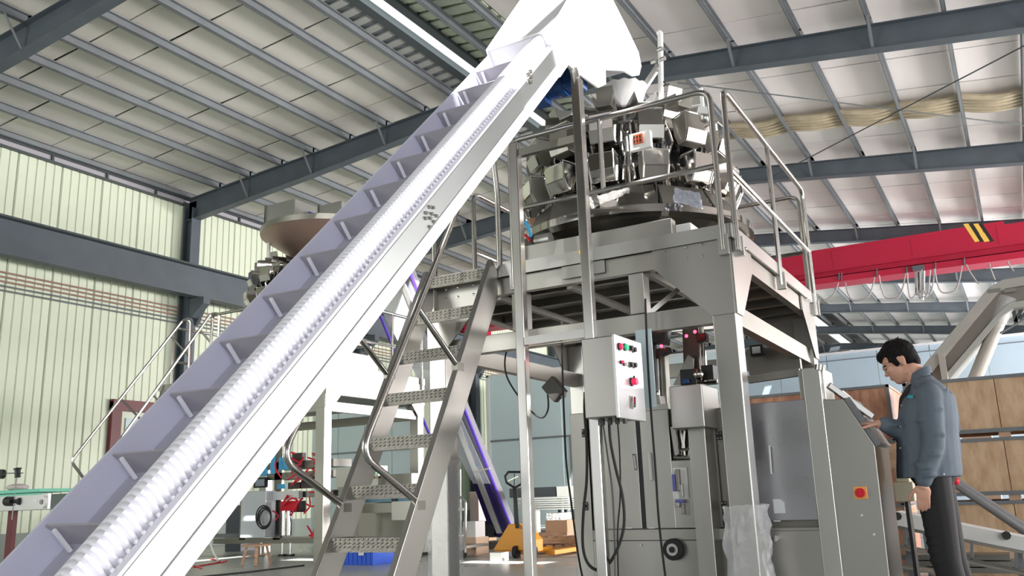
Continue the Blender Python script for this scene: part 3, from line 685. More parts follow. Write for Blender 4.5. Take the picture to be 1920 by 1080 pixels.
# level sensor on a leaning arm
ls = thing('level_sensor', (-2.05, 6.0, 3.7), 'white sensor post with diagonal arm standing above the right side of the big weigher', 'sensor')
a = lambda x, y: at(x, y, y=6.0)
MB().cyl(a(1238, 62), a(1240, 235), .022, n=10).build('post', white, ls, smooth=True)
MB().bar(a(1186, 196), a(1236, 122), .04, .045).build('arm', steel_lt, ls, bevel=.005)
MB().ball(a(1236, 62), .024).build('post_cap', white, ls, smooth=True)
for (x, y) in ((1228, 118), (1245, 113), (1240, 95)): MB().cyl(a(x, y)-V((.02, .02, 0)), a(x, y)+V((.02, -.03, 0)), .018, n=10).build('clamp_knob', steel_lt, ls, smooth=True)
cable([a(1240, 150), a(1252, 160), a(1262, 168), a(1254, 180), a(1240, 186), a(1234, 176), a(1243, 162), a(1256, 158), a(1260, 176), a(1244, 190)], .006, 'tangle of black wires round the sensor post above the big weigher')
# weigher's small post on the right with bracket
ls = thing('air_filter', (-1.75, 5.75, 3.4), 'small white post with a square bracket at the right edge of the big weigher', 'sensor')
a = lambda x, y: at(x, y, y=5.6)
MB().cyl(a(1314, 166), a(1318, 205), .015, n=8).build('post', white, ls, smooth=True); MB().bar(a(1310, 208), a(1334, 210), .06, .05).build('bracket', white, ls, bevel=.005)
MB().ball(a(1321, 222), .035).build('cup', steel_lt, ls, smooth=True)
# display board and film on the front hopper
p = at(1209, 271, y=5.2); o = MB().box(p.x-.075, p.x+.07, 5.12, 5.16, p.z-.055, p.z+.06).build('tray', white); tag(o, 'white tray with an orange-red circuit board held at the front of the big weigher', 'tray')
MB().box(p.x-.045, p.x+.02, 5.105, 5.12, p.z-.02, p.z+.045).build('circuit_board', mat('board_orange', (.65, .12, .04), .5), o)
for i in range(3):
    for j in range(2): MB().box(p.x-.04+i*.02, p.x-.028+i*.02, 5.10, 5.106, p.z-.012+j*.028, p.z+.006+j*.028).build('chip', black, o)
# wrinkled protective film round the skirt
def sheetbump(pts, nm, label, m, amp=.012, nu=16, nv=10, cat='film'):
    A, B_, C_, D = [V(p) for p in pts]
    o = MB().grid(lambda u, v: (A*(1-u)+B_*u)*(1-v)+(D*(1-u)+C_*u)*v+V((amp*noise.noise(V((u*7, v*7, 1))), -abs(amp*2*noise.noise(V((u*6, v*6, 3)))), amp*noise.noise(V((u*7, v*7, 5))))), nu, nv).build(nm, m, smooth=True, solid=.002)
    tag(o, label, cat); return o
foil = mat('crinkled_film', (.75, .74, .72), .2, .7, bump=.8, scale=20)
sheetbump([at(1100, 372, y=5.22), at(1180, 352, y=5.2), at(1180, 362, y=5.14), at(1108, 392, y=5.14)], 'protective_film', 'crinkled silvery film strip on the front rim of the big weigher', foil)
sheetbump([at(1265, 352, y=5.3), at(1312, 362, y=5.35), at(1318, 392, y=5.25), at(1262, 378, y=5.22)], 'protective_film', 'bluish crinkled film patch on the right rim of the big weigher', mat('bluish_film', (.6, .64, .74), .25, .5, bump=.8, scale=20))
# small items standing on the near deck
o = MB().box(-1.70, -1.60, 5.10, 5.25, PZ, PZ+.12).build('junction_box', white, bevel=.004); tag(o, 'small white box on the deck edge beside the right guard rail', 'box')
o = MB().box(-2.76, -1.70, 5.03, 5.11, PZ+.0, PZ+.15).build('front_box_section', steel_h, bevel=.004); tag(o, 'long steel box beam lying along the front edge of the near deck', 'beam')
o = MB().cyl((-2.72, 5.14, PZ+.2), (-2.60, 5.14, PZ+.2), .045, n=16).build('roller', steel_lt, smooth=True); tag(o, 'short steel roller on the box beam at the left front of the deck', 'roller')
MB().cyl((-2.725, 5.14, PZ+.2), (-2.715, 5.14, PZ+.2), .05, n=16).build('roller_cap', black, o, smooth=True)
o = MB().tube([at(985, 415, y=5.1), at(992, 430, y=5.1), at(996, 445, y=5.1)], .012, 8).build('air_hose', cyanp, smooth=True); tag(o, 'short blue air hose at the left end of the near deck', 'hose')
o = MB().tube([at(984, 440, y=5.1), at(995, 452, y=5.1)], .010, 8).build('air_hose', redp, smooth=True); tag(o, 'short red air hose at the left end of the near deck', 'hose')

# ------------------------------------------------------------------ packing machine
YC = 5.3
pk = thing('packing_machine', (-1.7, 6.0, 0), 'stainless steel vertical packing machine with hinged doors below the big weigher', 'packing machine')
X = lambda px, py=900, y=YC: at(px, py, y=y).x
Zp = lambda py, px=1300, y=YC: at(px, py, y=y).z
MB().box(X(1080), X(1575), YC+.03, 6.9, .03, Zp(995)).build('lower_cabinet', steel_dk, pk)
MB().box(X(1080), X(1345), 6.0, 6.9, Zp(995), 1.35).build('upper_cabinet', steel_dk, pk)
MB().box(X(1345), X(1560), YC+.06, 6.9, Zp(995), Zp(752, 1480)).build('side_cabinet', steel_dk, pk)
MB().box(X(1076), X(1570), YC, YC+.03, Zp(1012), Zp(992)).build('waist_rail', steel_h, pk)
MB().box(X(1074, 880), X(1106, 880), YC-.01, YC+.12, 0, Zp(775, 1090)).build('corner_post', steel, pk, bevel=.004)
MB().box(X(1106), X(1312), YC+.04, YC+.05, Zp(990), Zp(770, 1200)).build('back_sheet', steel_dk, pk)
MB().box(X(1290), X(1345), YC+.04, YC+.05, Zp(990), Zp(800, 1300)).build('back_sheet', steel_dk, pk)
def door(x0, x1, z0, z1, m, nm='door', y=YC): return MB().box(x0, x1, y-.006, y+.012, z0, z1).build(nm, m, pk, bevel=.003)
d1 = door(X(1110), X(1199), Zp(990), Zp(775, 1150), steel); d2 = door(X(1207), X(1262), Zp(990), Zp(768, 1240), steel)
d3 = door(X(1262), X(1312), Zp(990), Zp(862, 1290), steel)
d4 = door(X(1412), X(1526), Zp(976, 1460), Zp(752, 1470), mat('bluish_steel_door', (.47, .47, .50), .3, .85, rvar=.08, scale=3))
MB().box(X(1199), X(1207), YC-.002, YC+.02, Zp(990), Zp(775, 1200)).build('door_gap', black, pk)
l1 = door(X(1096), X(1300), .10, Zp(1013), steel, 'lower_door'); l2 = door(X(1366), X(1560), .10, Zp(995, 1450), steel, 'lower_door')
def hinge(px, py, y=YC-.01):
    p = at(px, py, y=y); h = MB().box(p.x-.017, p.x-.001, y-.008, y, p.z-.026, p.z+.026).box(p.x+.001, p.x+.017, y-.008, y, p.z-.026, p.z+.026).build('hinge', black, pk)
    MB().box(p.x-.004, p.x+.004, y-.012, y, p.z-.026, p.z+.026).build('hinge_pin', black, h)
    s = MB()
    for a in (-.009, .009):
        for b in (-.015, .015): s.cyl((p.x+a, y-.012, p.z+b), (p.x+a, y-.008, p.z+b), .004, n=6)
    s.build('screws', steel_lt, h)
for q in ((1096, 812), (1098, 949), (1524, 789), (1538, 934), (1349, 817), (1358, 948), (1313, 893), (1318, 958)): hinge(*q)
def handle(px, py0, py1, m=steel_lt, par=None):
    a, b = at(px, py0, y=YC-.03), at(px+4, py1, y=YC-.03); MB().tube([a+V((0, .028, 0)), a, b, b+V((0, .028, 0))], .006, 6).build('door_handle', m, par or pk, smooth=True)
handle(1185, 852, 880, par=d1); handle(1216, 850, 900, white, d2); handle(1442, 836, 888, white, d4)
p = at(1461, 949, y=YC-.008); MB().prism([(p.x-.032, YC-.01, p.z-.04), (p.x+.032, YC-.01, p.z-.04), (p.x+.032, YC-.01, p.z+.02), (p.x+.01, YC-.01, p.z+.04), (p.x-.032, YC-.01, p.z+.04)], (0, .003, 0)).build('paper_label', paper, d4)
for px in (1180, 1222, 1457):
    p = at(px, 977 if px > 1400 else 990, y=YC-.01); MB().box(p.x-.02, p.x+.02, YC-.012, YC-.006, p.z-.003, p.z+.003).build('maker_strip', paper, pk)
p = at(1456, 1009, y=YC-.01); MB().cyl(p, p+V((0, -.03, 0)), .018, n=14).build('lock_knob', mirror, l2, smooth=True)
p = at(1202, 1022, y=YC-.01); MB().cyl(p, p+V((0, -.008, 0)), .006, n=8).build('screw', white, l1)
p = at(1264, 1030, y=YC-.02)
rk = MB().cyl(p+V((0, .02, 0)), p+V((0, -.03, 0)), .064, n=24).build('film_wheel', rubber, pk, smooth=True, bevel=.006)
MB().cyl(p+V((0, -.03, 0)), p+V((0, -.036, 0)), .036, n=20).build('wheel_ring', steel_lt, rk, smooth=True); MB().cyl(p+V((0, -.036, 0)), p+V((0, -.045, 0)), .018, n=16).build('wheel_hub', black, rk, smooth=True)
# valve unit on the middle door
vx = lambda px, py: at(px, py, y=YC-.02)
vp = MB().box(vx(1260, 880).x, vx(1287, 880).x, YC-.012, YC-.006, vx(1270, 935).z, vx(1270, 877).z).build('valve_plate', white, d3)
for i, (px, py, w_, h) in enumerate(((1266, 905, .02, .10), (1273, 900, .022, .13), (1280, 920, .016, .08), (1276, 940, .05, .02), (1282, 955, .012, .06), (1272, 946, .02, .03))):
    q_ = vx(px, py); MB().box(q_.x-w_/2, q_.x+w_/2, YC-.045, YC-.012, q_.z-h/2, q_.z+h/2).build('valve', (mat('violet_blue_part', (.12, .12, .40), .4), steel_dk, steel)[i % 3], d3, bevel=.003)
# raised column in front and the forming box above
MB().box(X(1312, 940), X(1344, 940), YC-.12, YC+.04, 0, Zp(800, 1320)).build('front_column', steel, pk, bevel=.004)
fb = MB().box(at(1255, 740, y=YC-.22).x, at(1317, 740, y=YC-.22).x, YC-.22, YC+.10, at(1285, 803, y=YC-.22).z, at(1285, 722, y=YC-.22).z).build('film_drive_box', steel, pk, bevel=.006)
MB().box(X(1258), X(1312), YC+.02, YC+.03, Zp(862, 1290), Zp(795, 1290)).build('opening_shade', black, pk)  # black sheet stands in for the shade inside the opening
g = MB()
for i, px in enumerate((1268, 1276, 1284, 1292, 1300)):
    g.tube([at(px, 800, y=YC), at(px-2+i % 2*4, 830, y=YC), at(px, 858, y=YC)], .008+.003*(i % 2), 6)
g.tube([at(1266, 845, y=YC-.01), at(1306, 840, y=YC-.01)], .01, 6); g.tube([at(1264, 856, y=YC-.02), at(1310, 858, y=YC-.02)], .012, 6)
g.build('linkage', mirror, pk, smooth=True)
MB().bar(at(1262, 800, y=YC-.05), at(1270, 852, y=YC-.05), .03, .02, (0, 1, 0)).build('guide_plate', steel, pk)
# verticals and film path above
def seg(nm, pts, m, y, w_=.05, d=.05): return MB().bar(at(*pts[0], y=y), at(*pts[1], y=y), w_, d, (0, 1, 0)).build(nm, m, pk, bevel=.003)
seg('tube_column', ((1236, 655), (1243, 768)), steel_dk, 5.7, .10, .08); seg('tube_highlight', ((1232, 672), (1235, 742)), mirror, 5.64, .02, .02)
seg('dark_mast', ((1298, 612), (1302, 722)), mat('dark_bronze', (.10, .085, .07), .4, .6), 5.7, .11, .10)
for px in (1314, 1320, 1325): MB().cyl(at(px-8, 610, y=5.66), at(px, 705, y=5.66), .008, n=8).build('guide_rod', mirror, pk, smooth=True)
seg('servo_motor', ((1226, 628), (1252, 630)), black, 5.6, .12, .12); seg('photo_eye', ((1246, 655), (1250, 665)), black, 5.55, .07, .06)
seg('cable_bundle', ((1222, 640), (1226, 735)), black, 5.62, .05, .05); seg('photo_eye', ((1316, 626), (1318, 642)), black, 5.6, .07, .06)
for q_ in ((1240, 649), (1287, 630), (1303, 622)):
    p = at(*q_, y=5.5); MB().ball(p, .011, n=8, m=6).build('indicator', led, pk, smooth=True)
seg('motor', ((1280, 709), (1310, 707)), black, 5.5, .10, .10); seg('motor', ((1320, 704), (1342, 702)), black, 5.6, .12, .10)
seg('blue_cap', ((1282, 716), (1294, 715)), motorb, 5.46, .03, .06)
MB().ball(at(1309, 702, y=5.44), .035, n=10, m=8).build('brass_elbow', mirror, pk, smooth=True)
MB().cyl(at(1308, 716, y=5.5), at(1345, 714, y=5.5), .012, n=8).build('shaft', mirror, pk, smooth=True)
MB().prism([at(1262, 722, y=5.6), at(1300, 722, y=5.6), at(1300, 672, y=5.6), at(1290, 665, y=5.6)], (0, .02, 0)).build('gusset_sheet', steel_dk, pk)
seg('bracket_block', ((1228, 745), (1232, 766)), steel_dk, 5.5, .10, .1)
for i, px in enumerate((1326, 1334, 1341)): seg('spring_unit', ((px, 735), (px+2, 757)), black if i % 2 == 0 else steel_lt, 5.45, .03, .04)
MB().box(X(1318), X(1345), YC+.0, YC+.1, Zp(768, 1330), Zp(757, 1330)).build('ledge', steel_lt, pk)
MB().box(X(1110), X(1262), YC+.01, YC+.10, Zp(775, 1150), Zp(765, 1150)).build('top_rail', steel_h, pk)
# right frame of the machine
rp0 = at(1497, 700, y=5.2); rp1 = at(1545, 700, y=5.2)
MB().box(X(1528, 900), X(1562, 900), YC-.03, YC+.10, 0, Zp(690, 1525)).build('corner_post', steel_lt, pk, bevel=.004)
MB().box(X(1497, 720), X(1545, 720), YC+.02, YC+.3, Zp(752, 1510), Zp(692, 1515)).build('head_block', steel, pk, bevel=.004)
MB().cyl(at(1537, 694, y=YC-.02), at(1538, 684, y=YC-.02), .03, n=14).build('post_cap', mirror, pk, smooth=True)
MB().bar(at(1404, 712, y=YC+.1), at(1500, 698, y=YC+.1), .04, .045).build('tie_bar', steel_dk, pk)
MB().bar(at(1404, 680, y=6.9), at(1500, 668, y=6.9), .06, .20).build('rear_beam', steel_dk, pk)
MB().box(X(1404), X(1500), 6.2, 6.24, 1.3, 1.40).build('rear_rail', steel_dk, pk)
# side console with sloping front carrying the operator screen
Yk = YC-.02
cons = [at(1560, 748, y=Yk), at(1580, 748, y=Yk), at(1640, 836, y=Yk), at(1668, 1085, y=Yk)]; bz = V((cons[3].x+.03, Yk, 0)); bz2 = V((X(1562), Yk, 0)); tpl = V((X(1562), Yk, cons[0].z))
ck = MB().prism([bz2, bz, cons[3], cons[2], cons[1], tpl], (0, .02, 0)).build('console_side', steel, pk, bevel=.003)
MB().prism([V((p.x, Yk+.02, p.z)) for p in [bz2, bz, cons[3], cons[2], cons[1], tpl]], (0, .55, 0)).build('console_body', mat('console_dark', (.06, .06, .055), .3, .5), pk)
p = at(1614, 924, y=Yk); kn = MB().box(p.x-.034, p.x+.034, Yk-.012, Yk, p.z-.034, p.z+.034).build('switch_plate', mat('switch_yellow', (.85, .42, .10), .4), pk, bevel=.003)
MB().cyl(p, p+V((0, -.035, 0)), .026, n=20).build('rotary_switch', redp, kn, smooth=True); MB().box(p.x-.006, p.x+.006, Yk-.045, Yk-.035, p.z-.024, p.z+.024).build('switch_grip', redp, kn)
for q_ in ((1616, 966), (1639, 1002)): p = at(*q_, y=Yk); MB().cyl(p, p+V((0, -.006, 0)), .006, n=8).build('screw', white, pk)
tri = at(1670, 983, y=5.62)
sn = V((cons[2].x-cons[1].x, 0, cons[2].z-cons[1].z)); nn = V((-sn.z, 0, sn.x)); nn = -nn.normalized() if nn.x*-1 > 0 else nn.normalized()
nn = V((abs(sn.z), 0, abs(sn.x))).normalized()
A = V((cons[1].x, Yk+.05, cons[1].z)); Bq = V((cons[2].x, Yk+.05, cons[2].z))
scr = MB().hexa([A, Bq, Bq+V((0, .42, 0)), A+V((0, .42, 0)), A+nn*.03, Bq+nn*.03, Bq+V((0, .42, 0))+nn*.03, A+V((0, .42, 0))+nn*.03]).build('operator_screen', mat('screen_frame', (.25, .25, .26), .4), pk)
MB().bar(at(1553, 722, y=5.32), at(1636, 782, y=5.45), .03, .035).build('slanted_bar', mirror, pk, bevel=.004)
MB().bar(at(1578, 735, y=5.55), at(1630, 777, y=5.6), .02, .02).build('slanted_bar', mirror, pk)
MB().bar(at(1587, 760, y=5.35), at(1612, 795, y=5.35), .012, .03).build('screen_edge', steel_dk, pk)
# camera box at the left gap, flood lamp
cbx = thing('camera_box', (-2.75, 5.2, 1.5), 'small dark tilted camera box clamped on the left side of the packing machine', 'camera')
MB().bar(at(1028, 716, y=5.25), at(1052, 744, y=5.25), .06, .11).build('case', mat('dark_grey_case', (.07, .065, .06), .4), cbx, bevel=.006); MB().bar(at(1044, 738, y=5.25), at(1060, 740, y=5.25), .03, .04).build('arm', steel_dk, cbx)
fl_ = thing('flood_lamp', (-2, 6.7, 1.9), 'small black-framed square flood lamp below the right end of the near platform', 'lamp')
p0, p1 = at(1405, 648, y=6.7), at(1432, 666, y=6.7)
MB().box(p0.x, p1.x, 6.7, 6.76, p1.z, p0.z).build('housing', black, fl_, bevel=.006); MB().box(p0.x+.02, p1.x-.02, 6.69, 6.7, p1.z+.02, p0.z-.015).build('glass', glass, fl_)
# clear plastic wrap bunched round the near right post
def wrapmesh(cx, cy, hw, hd, z0, z1, seed, amp):
    rings = []; nz = 26; n = 32
    for i in range(nz+1):
        z = z0+(z1-z0)*i/nz; rg = []
        for j in range(n):
            a = 2*math.pi*j/n; ca, sa = math.cos(a), math.sin(a); m_ = max(abs(ca), abs(sa))
            k = 1+amp*(noise.noise(V((ca*3, sa*3, z*9+seed)))+.6*noise.noise(V((ca*9, sa*9, z*22+seed))))
            rg.append(V((cx+ca/m_*hw*k, cy+sa/m_*hd*k, z+.02*noise.noise(V((ca*4, sa*4, seed))))))
        rings.append(rg)
    mb = MB(); mb.loft(rings, cap=False); return mb
o = wrapmesh(-1.415, 5.065, .105, .10, .30, .80, 2, .22).build('plastic_wrap', wrap, smooth=True); tag(o, 'crumpled clear plastic film bunched round the lower right platform post', 'plastic wrap')
o = wrapmesh(-3.46, 5.065, .085, .085, .25, 1.15, 5, .06).build('plastic_wrap', wrap, smooth=True); tag(o, 'clear plastic film wound round the lower left platform post behind the ladder', 'plastic wrap')
# ------------------------------------------------------------------ overhead crane
YG = 25.8
gd = thing('crane_girder', (-5, YG, 6.7), 'long red overhead crane girder with two yellow and black stripes', 'crane')
def gz(px, py): return at(px, py, y=YG).z
MB().hexa([(-16.6, YG, 6.98), (6, YG, 6.82), (6, YG+.5, 6.82), (-16.6, YG+.5, 6.98), (-16.6, YG, 7.62), (6, YG, 7.46), (6, YG+.5, 7.46), (-16.6, YG+.5, 7.62)]).build('box_web', red, gd)
MB().prism([(.4, YG-.005, 7.5), (.4, YG-.005, 7.6), (-4.5, YG-.005, 7.62), (-16.6, YG-.005, 7.62), (-16.6, YG-.005, 7.55)], (0, .5, 0)).build('top_plate', red, gd)
MB().hexa([(-16.6, YG-.14, 6.90), (6, YG-.14, 6.66), (6, YG+.6, 6.66), (-16.6, YG+.6, 6.90), (-16.6, YG-.02, 7.02), (6, YG-.02, 6.88), (6, YG+.5, 6.88), (-16.6, YG+.5, 7.02)]).build('lower_flange', red, gd)
MB().hexa([(-16.6, YG-.16, 6.72), (6, YG-.16, 6.44), (6, YG+.6, 6.44), (-16.6, YG+.6, 6.72), (-16.6, YG-.16, 6.88), (6, YG-.16, 6.62), (6, YG+.6, 6.62), (-16.6, YG+.6, 6.88)]).build('hoist_rail', red, gd)
for k in range(9): MB().box(-14.5+k*2.1, -14.47+k*2.1, YG-.01, YG, 7.0, 7.5).build('web_stiffener', red, gd)
for i, (a, b, m) in enumerate(((1806, 1816, yellow), (1816, 1824, black), (1824, 1834, yellow), (1834, 1842, black))):
    P = [at(a, 420, y=YG-.004), at(b, 419, y=YG-.004), at(b+22, 452, y=YG-.004), at(a+22, 454, y=YG-.004)]
    MB().prism(P, (0, -.006, 0)).build('warning_stripe', m, gd)
ec = thing('end_carriage', (-16.9, YG, 6.7), 'red crane end carriage running on the left wall beam', 'crane')
MB().box(-17.05, -16.7, YG-1.4, YG+1.9, 6.75, 7.15).build('beam', red, ec); MB().cyl((-17.05, YG-1.1, 6.85), (-16.95, YG-1.1, 6.85), .18, n=16).build('wheel', beamd, ec); MB().cyl((-17.05, YG+1.6, 6.85), (-16.95, YG+1.6, 6.85), .18, n=16).build('wheel', beamd, ec)
fs = thing('festoon_cable', (-3, YG, 6.3), 'grey festoon cable hanging in loops below the red crane girder', 'cable')
gcab = mat('festoon_grey', (.30, .29, .29), .6)
def loop(xa, ya, xb, yb, dep, nm='cable_loop', m=None):
    P = []
    for i in range(13):
        t = i/12; P.append(at(xa+(xb-xa)*t, ya+(yb-ya)*t+dep*(1-(2*t-1)**4), y=YG-.25))
    MB().tube(P, .02, 5).build(nm, m or gcab, fs, smooth=True)
for L in ((1530, 556, 1572, 530, 18), (1585, 530, 1640, 520, 38), (1648, 516, 1698, 512, 46), (1701, 512, 1720, 508, 48), (1722, 508, 1744, 506, 50), (1728, 506, 1752, 504, 46), (1752, 504, 1804, 498, 48), (1812, 496, 1836, 532, 4), (1855, 494, 1866, 524, 3), (1890, 490, 1902, 508, 3)): loop(*L)
for i in range(4): loop(1716+i*3, 510, 1724+i*3, 508, 44+i*3, 'cable_bundle', alu if i % 2 else gcab)
for px, py in ((1578, 522), (1644, 514), (1700, 510), (1754, 502), (1808, 494), (1573, 522)):
    MB().cyl(at(px, py-10, y=YG-.2), at(px, py+3, y=YG-.2), .02, n=6).build('trolley_hook', beamm, fs)
MB().box(at(1712, 500, y=YG).x, at(1734, 500, y=YG).x, YG-.3, YG-.1, at(1722, 510, y=YG).z, at(1722, 502, y=YG).z).build('trolley', beamm, fs)

# ------------------------------------------------------------------ right background
def crate(x0, x1, y0, y1, z0, z1, label, m, grp=None, lift=.07):
    root = thing('plywood_crate', ((x0+x1)/2, (y0+y1)/2, z0), label, 'crate', grp)
    n = max(2, int((x1-x0)/.62)); zz = z0+lift
    for i in range(n):
        a, b = x0+(x1-x0)*i/n, x0+(x1-x0)*(i+1)/n
        MB().box(a+.003, b-.003, y0, y0+.015, zz, z1-.02).build('side_panel', m, root)
    MB().box(x0, x0+.015, y0+.015, y1, zz, z1-.02).build('end_panel', m, root); MB().box(x1-.015, x1, y0+.015, y1, zz, z1-.02).build('end_panel', m, root)
    MB().box(x0, x1, y1-.015, y1, zz, z1-.02).build('side_panel', m, root)
    MB().box(x0-.01, x1+.01, y0-.012, y1+.01, z1-.02, z1).build('lid', timber, root)
    MB().box(x0-.01, x1+.01, y0-.02, y0-.0, zz-.02, zz+.015).build('edge_strip', galv, root); MB().box(x0-.01, x1+.01, y0-.02, y0, z1-.025, z1+.004).build('edge_strip', galv, root)
    for xx in (x0-.01, x1-.02): MB().box(xx, xx+.03, y0-.02, y0, zz, z1).build('corner_strip', galv, root)
    for i in range(n+1):
        xx = x0+(x1-x0-.09)*i/n; MB().box(xx, xx+.09, y0+.01, y1-.02, z0, zz-.02).build('bearer', timber, root)
    return root
zc = lambda py, px=1850, y=9.0: at(px, py, y=y).z
lv = [(zc(1052), zc(928)+.0), (zc(928), zc(810)), (zc(810), zc(705))]
lv = [(0.0, zc(1068)), (zc(1068), zc(940)-.0), (zc(940), zc(822)), (zc(822), zc(706))]
names = ['bottom', 'second from the bottom', 'third from the bottom', 'topmost']
for (a, b), n_ in zip(lv, names):
    crate(-.90, 1.35, 9.0, 10.1, a, b, 'plywood crate with metal edges, %s of the stack behind the man' % n_, ply)
zc2 = lambda py: at(1610, py, y=9.7).z
l2_ = [0, .62, 1.25, zc2(726)]
for i, n_ in enumerate(('bottom', 'middle', 'top')):
    crate(-2.75, at(1668, 750, y=9.7).x, 9.7, 10.8, l2_[i], l2_[i+1], 'reddish plywood crate left of the man, %s one of its stack' % n_, ply2)
# second elevator frame at the right
zk = thing('elevator_conveyor', (-.3, 8.2, 0), 'tall angled steel elevator conveyor frame rising behind the stacked plywood crates', 'conveyor')
Yz = 11.2
def zz_(pts, y0, w_, nm, m, solid=0):
    MB().prism([at(a, b, y=y0) for a, b in pts], (0, w_, 0)).build(nm, m, zk, bevel=.004)
out = [(1610, 830), (1855, 538), (1880, 524), (1925, 517), (2000, 508), (2000, 525), (1925, 534), (1886, 541), (1868, 552), (1640, 830)]
inn = [(1690, 800), (1868, 590), (1893, 567), (1925, 562), (2000, 553), (2000, 566), (1925, 574), (1900, 578), (1880, 592), (1706, 800)]
midp = [(1640, 830), (1868, 552), (1886, 541), (1925, 534), (2000, 525), (2000, 553), (1925, 562), (1893, 567), (1868, 590), (1690, 800), (1664, 830)]
rough_st = mat('dull_grey_steel', (.46, .45, .42), .5, .6, nz=.1, scale=3)
zz_(out, Yz, .5, 'outer_channel', rough_st); zz_(inn, Yz, .5, 'inner_channel', mat('grey_green_channel', (.40, .42, .40), .5, .3)); zz_(midp, Yz+.06, .38, 'web_plate', mat('dark_web', (.24, .22, .20), .5, .5))
MB().cyl(at(1888, 566, y=Yz+.1), at(1826, 715, y=Yz+.1), .075, n=14).build('brace_tube', rough_st, zk, smooth=True)
MB().cyl(at(1890, 558, y=Yz+.1), at(1872, 605, y=Yz+.1), .10, .085, n=14).build('brace_wrap', wrap, zk, smooth=True)
MB().box(at(1763, 690, y=Yz-.05).x, at(1775, 690, y=Yz-.05).x, Yz-.1, Yz, 1.2, at(1769, 663, y=Yz).z).build('stub_post', rough_st, zk)
for a, b in (((1897, 566), (1906, 610)), ((1904, 604), (1925, 560)), ((1912, 598), (1960, 555))): MB().bar(at(*a, y=Yz+.2), at(*b, y=Yz+.2), .04, .04).build('cross_strut', beamd, zk)
MB().cyl(at(1875, 625, y=Yz), at(1925, 596, y=Yz), .012, n=6).build('stay_wire', galv, zk)
for q_ in ((1864, 540), (1893, 540)): MB().box(at(*q_, y=Yz-.02).x-.06, at(*q_, y=Yz-.02).x+.06, Yz-.02, Yz, at(*q_, y=Yz).z-.05, at(*q_, y=Yz).z-.01).build('splice_plate', steel_dk, zk)
MB().box(-.6, -.3, Yz+.1, Yz+.4, 0, 1.4).build('support_leg', rough_st, zk)
# low discharge conveyor with white side
lc = thing('discharge_conveyor', (0, 7.4, 0), 'low white sided discharge conveyor sloping down behind the man', 'conveyor')
Yl = 7.3
def lq(nm, pts, w_, m, y=Yl): return MB().prism([at(a, b, y=y) for a, b in pts], (0, w_, 0)).build(nm, m, lc, bevel=.002)
lq('side_plate', [(1676, 984), (1676, 958), (1960, 1015), (1960, 1041)], .02, white)
lq('bottom_lip', [(1676, 990), (1676, 984), (1960, 1041), (1960, 1047)], .03, steel_dk); lq('belt_deck', [(1676, 968), (1676, 960), (1960, 1017), (1960, 1025)], .45, white, Yl+.02)
lq('far_side_plate', [(1676, 984), (1676, 958), (1960, 1015), (1960, 1041)], .02, white, Yl+.48)
for a, b in (((1685, 1024), (1960, 1082)), ((1690, 1060), (1830, 1085))): MB().cyl(at(*a, y=Yl), at(*b, y=Yl), .02, n=8).build('lower_tube', pipe, lc, smooth=True)
for px, y0, y1 in ((1698, 992, 1022), (1822, 1017, 1045), (1905, 1035, 1066)): MB().bar(at(px, y0, y=Yl), at(px, y1, y=Yl), .035, .02).build('hanger', galv, lc)
for px, py in ((1683, 968), (1887, 1004)): MB().cyl(at(px, py, y=Yl), at(px, py, y=Yl-.05), .03, n=8).build('hand_knob', black, lc, smooth=True)
for px in (1700, 1905):
    p = at(px, 1000, y=Yl+.25); MB().box(p.x-.02, p.x+.02, Yl+.2, Yl+.24, 0, p.z-.03).build('leg', galv, lc)
o = MB().cyl(at(1770, 890, y=8.0), at(1950, 1012, y=8.0), .045, n=14).build('steel_tube', mat('grey_tube', (.28, .28, .29), .4, .5), smooth=True); tag(o, 'thick grey round tube leaning diagonally behind the man', 'tube')
MB().ball(at(1792, 902, y=7.95), .03).build('red_cap', redp, o)
for i, (a, b, c_, d) in enumerate(((1690, 1040, 1760, 1046), (1700, 1052, 1790, 1060), (1720, 1064, 1800, 1072))):
    p, q_ = at(a, b, y=8.0), at(c_, d, y=8.0); o = MB().box(p.x, q_.x+.5, 8.0, 8.3, max(.0, p.z-.04), p.z).build('steel_section', steel_dk)
    tag(o, ('upper', 'middle', 'lower')[i]+' grey steel section lying in the pile below the low white conveyor', 'steel section')
o = MB().box(at(1652, 850, y=6.6).x, at(1684, 850, y=6.6).x, 6.6, 6.8, at(1668, 880, y=6.6).z, at(1668, 832, y=6.6).z).build('timber_block', timber); tag(o, 'light timber block standing behind the console and the man', 'timber')
tb = thing('beige_motor_box', (-.6, 6.5, .7), 'beige box drive unit between the console and the man', 'box')
a, b = at(1674, 905, y=6.4), at(1716, 940, y=6.4); MB().box(a.x, b.x, 6.4, 6.65, b.z, a.z).build('housing', mat('beige', (.52, .47, .35), .5), tb, bevel=.006); MB().box(a.x+.02, b.x-.02, 6.42, 6.6, a.z, a.z+.10).build('lid', mat('beige', (.5, .5, .5)), tb, bevel=.006)
MB().box(a.x+.05, b.x-.05, 6.45, 6.6, 0, b.z).build('stand', black, tb)

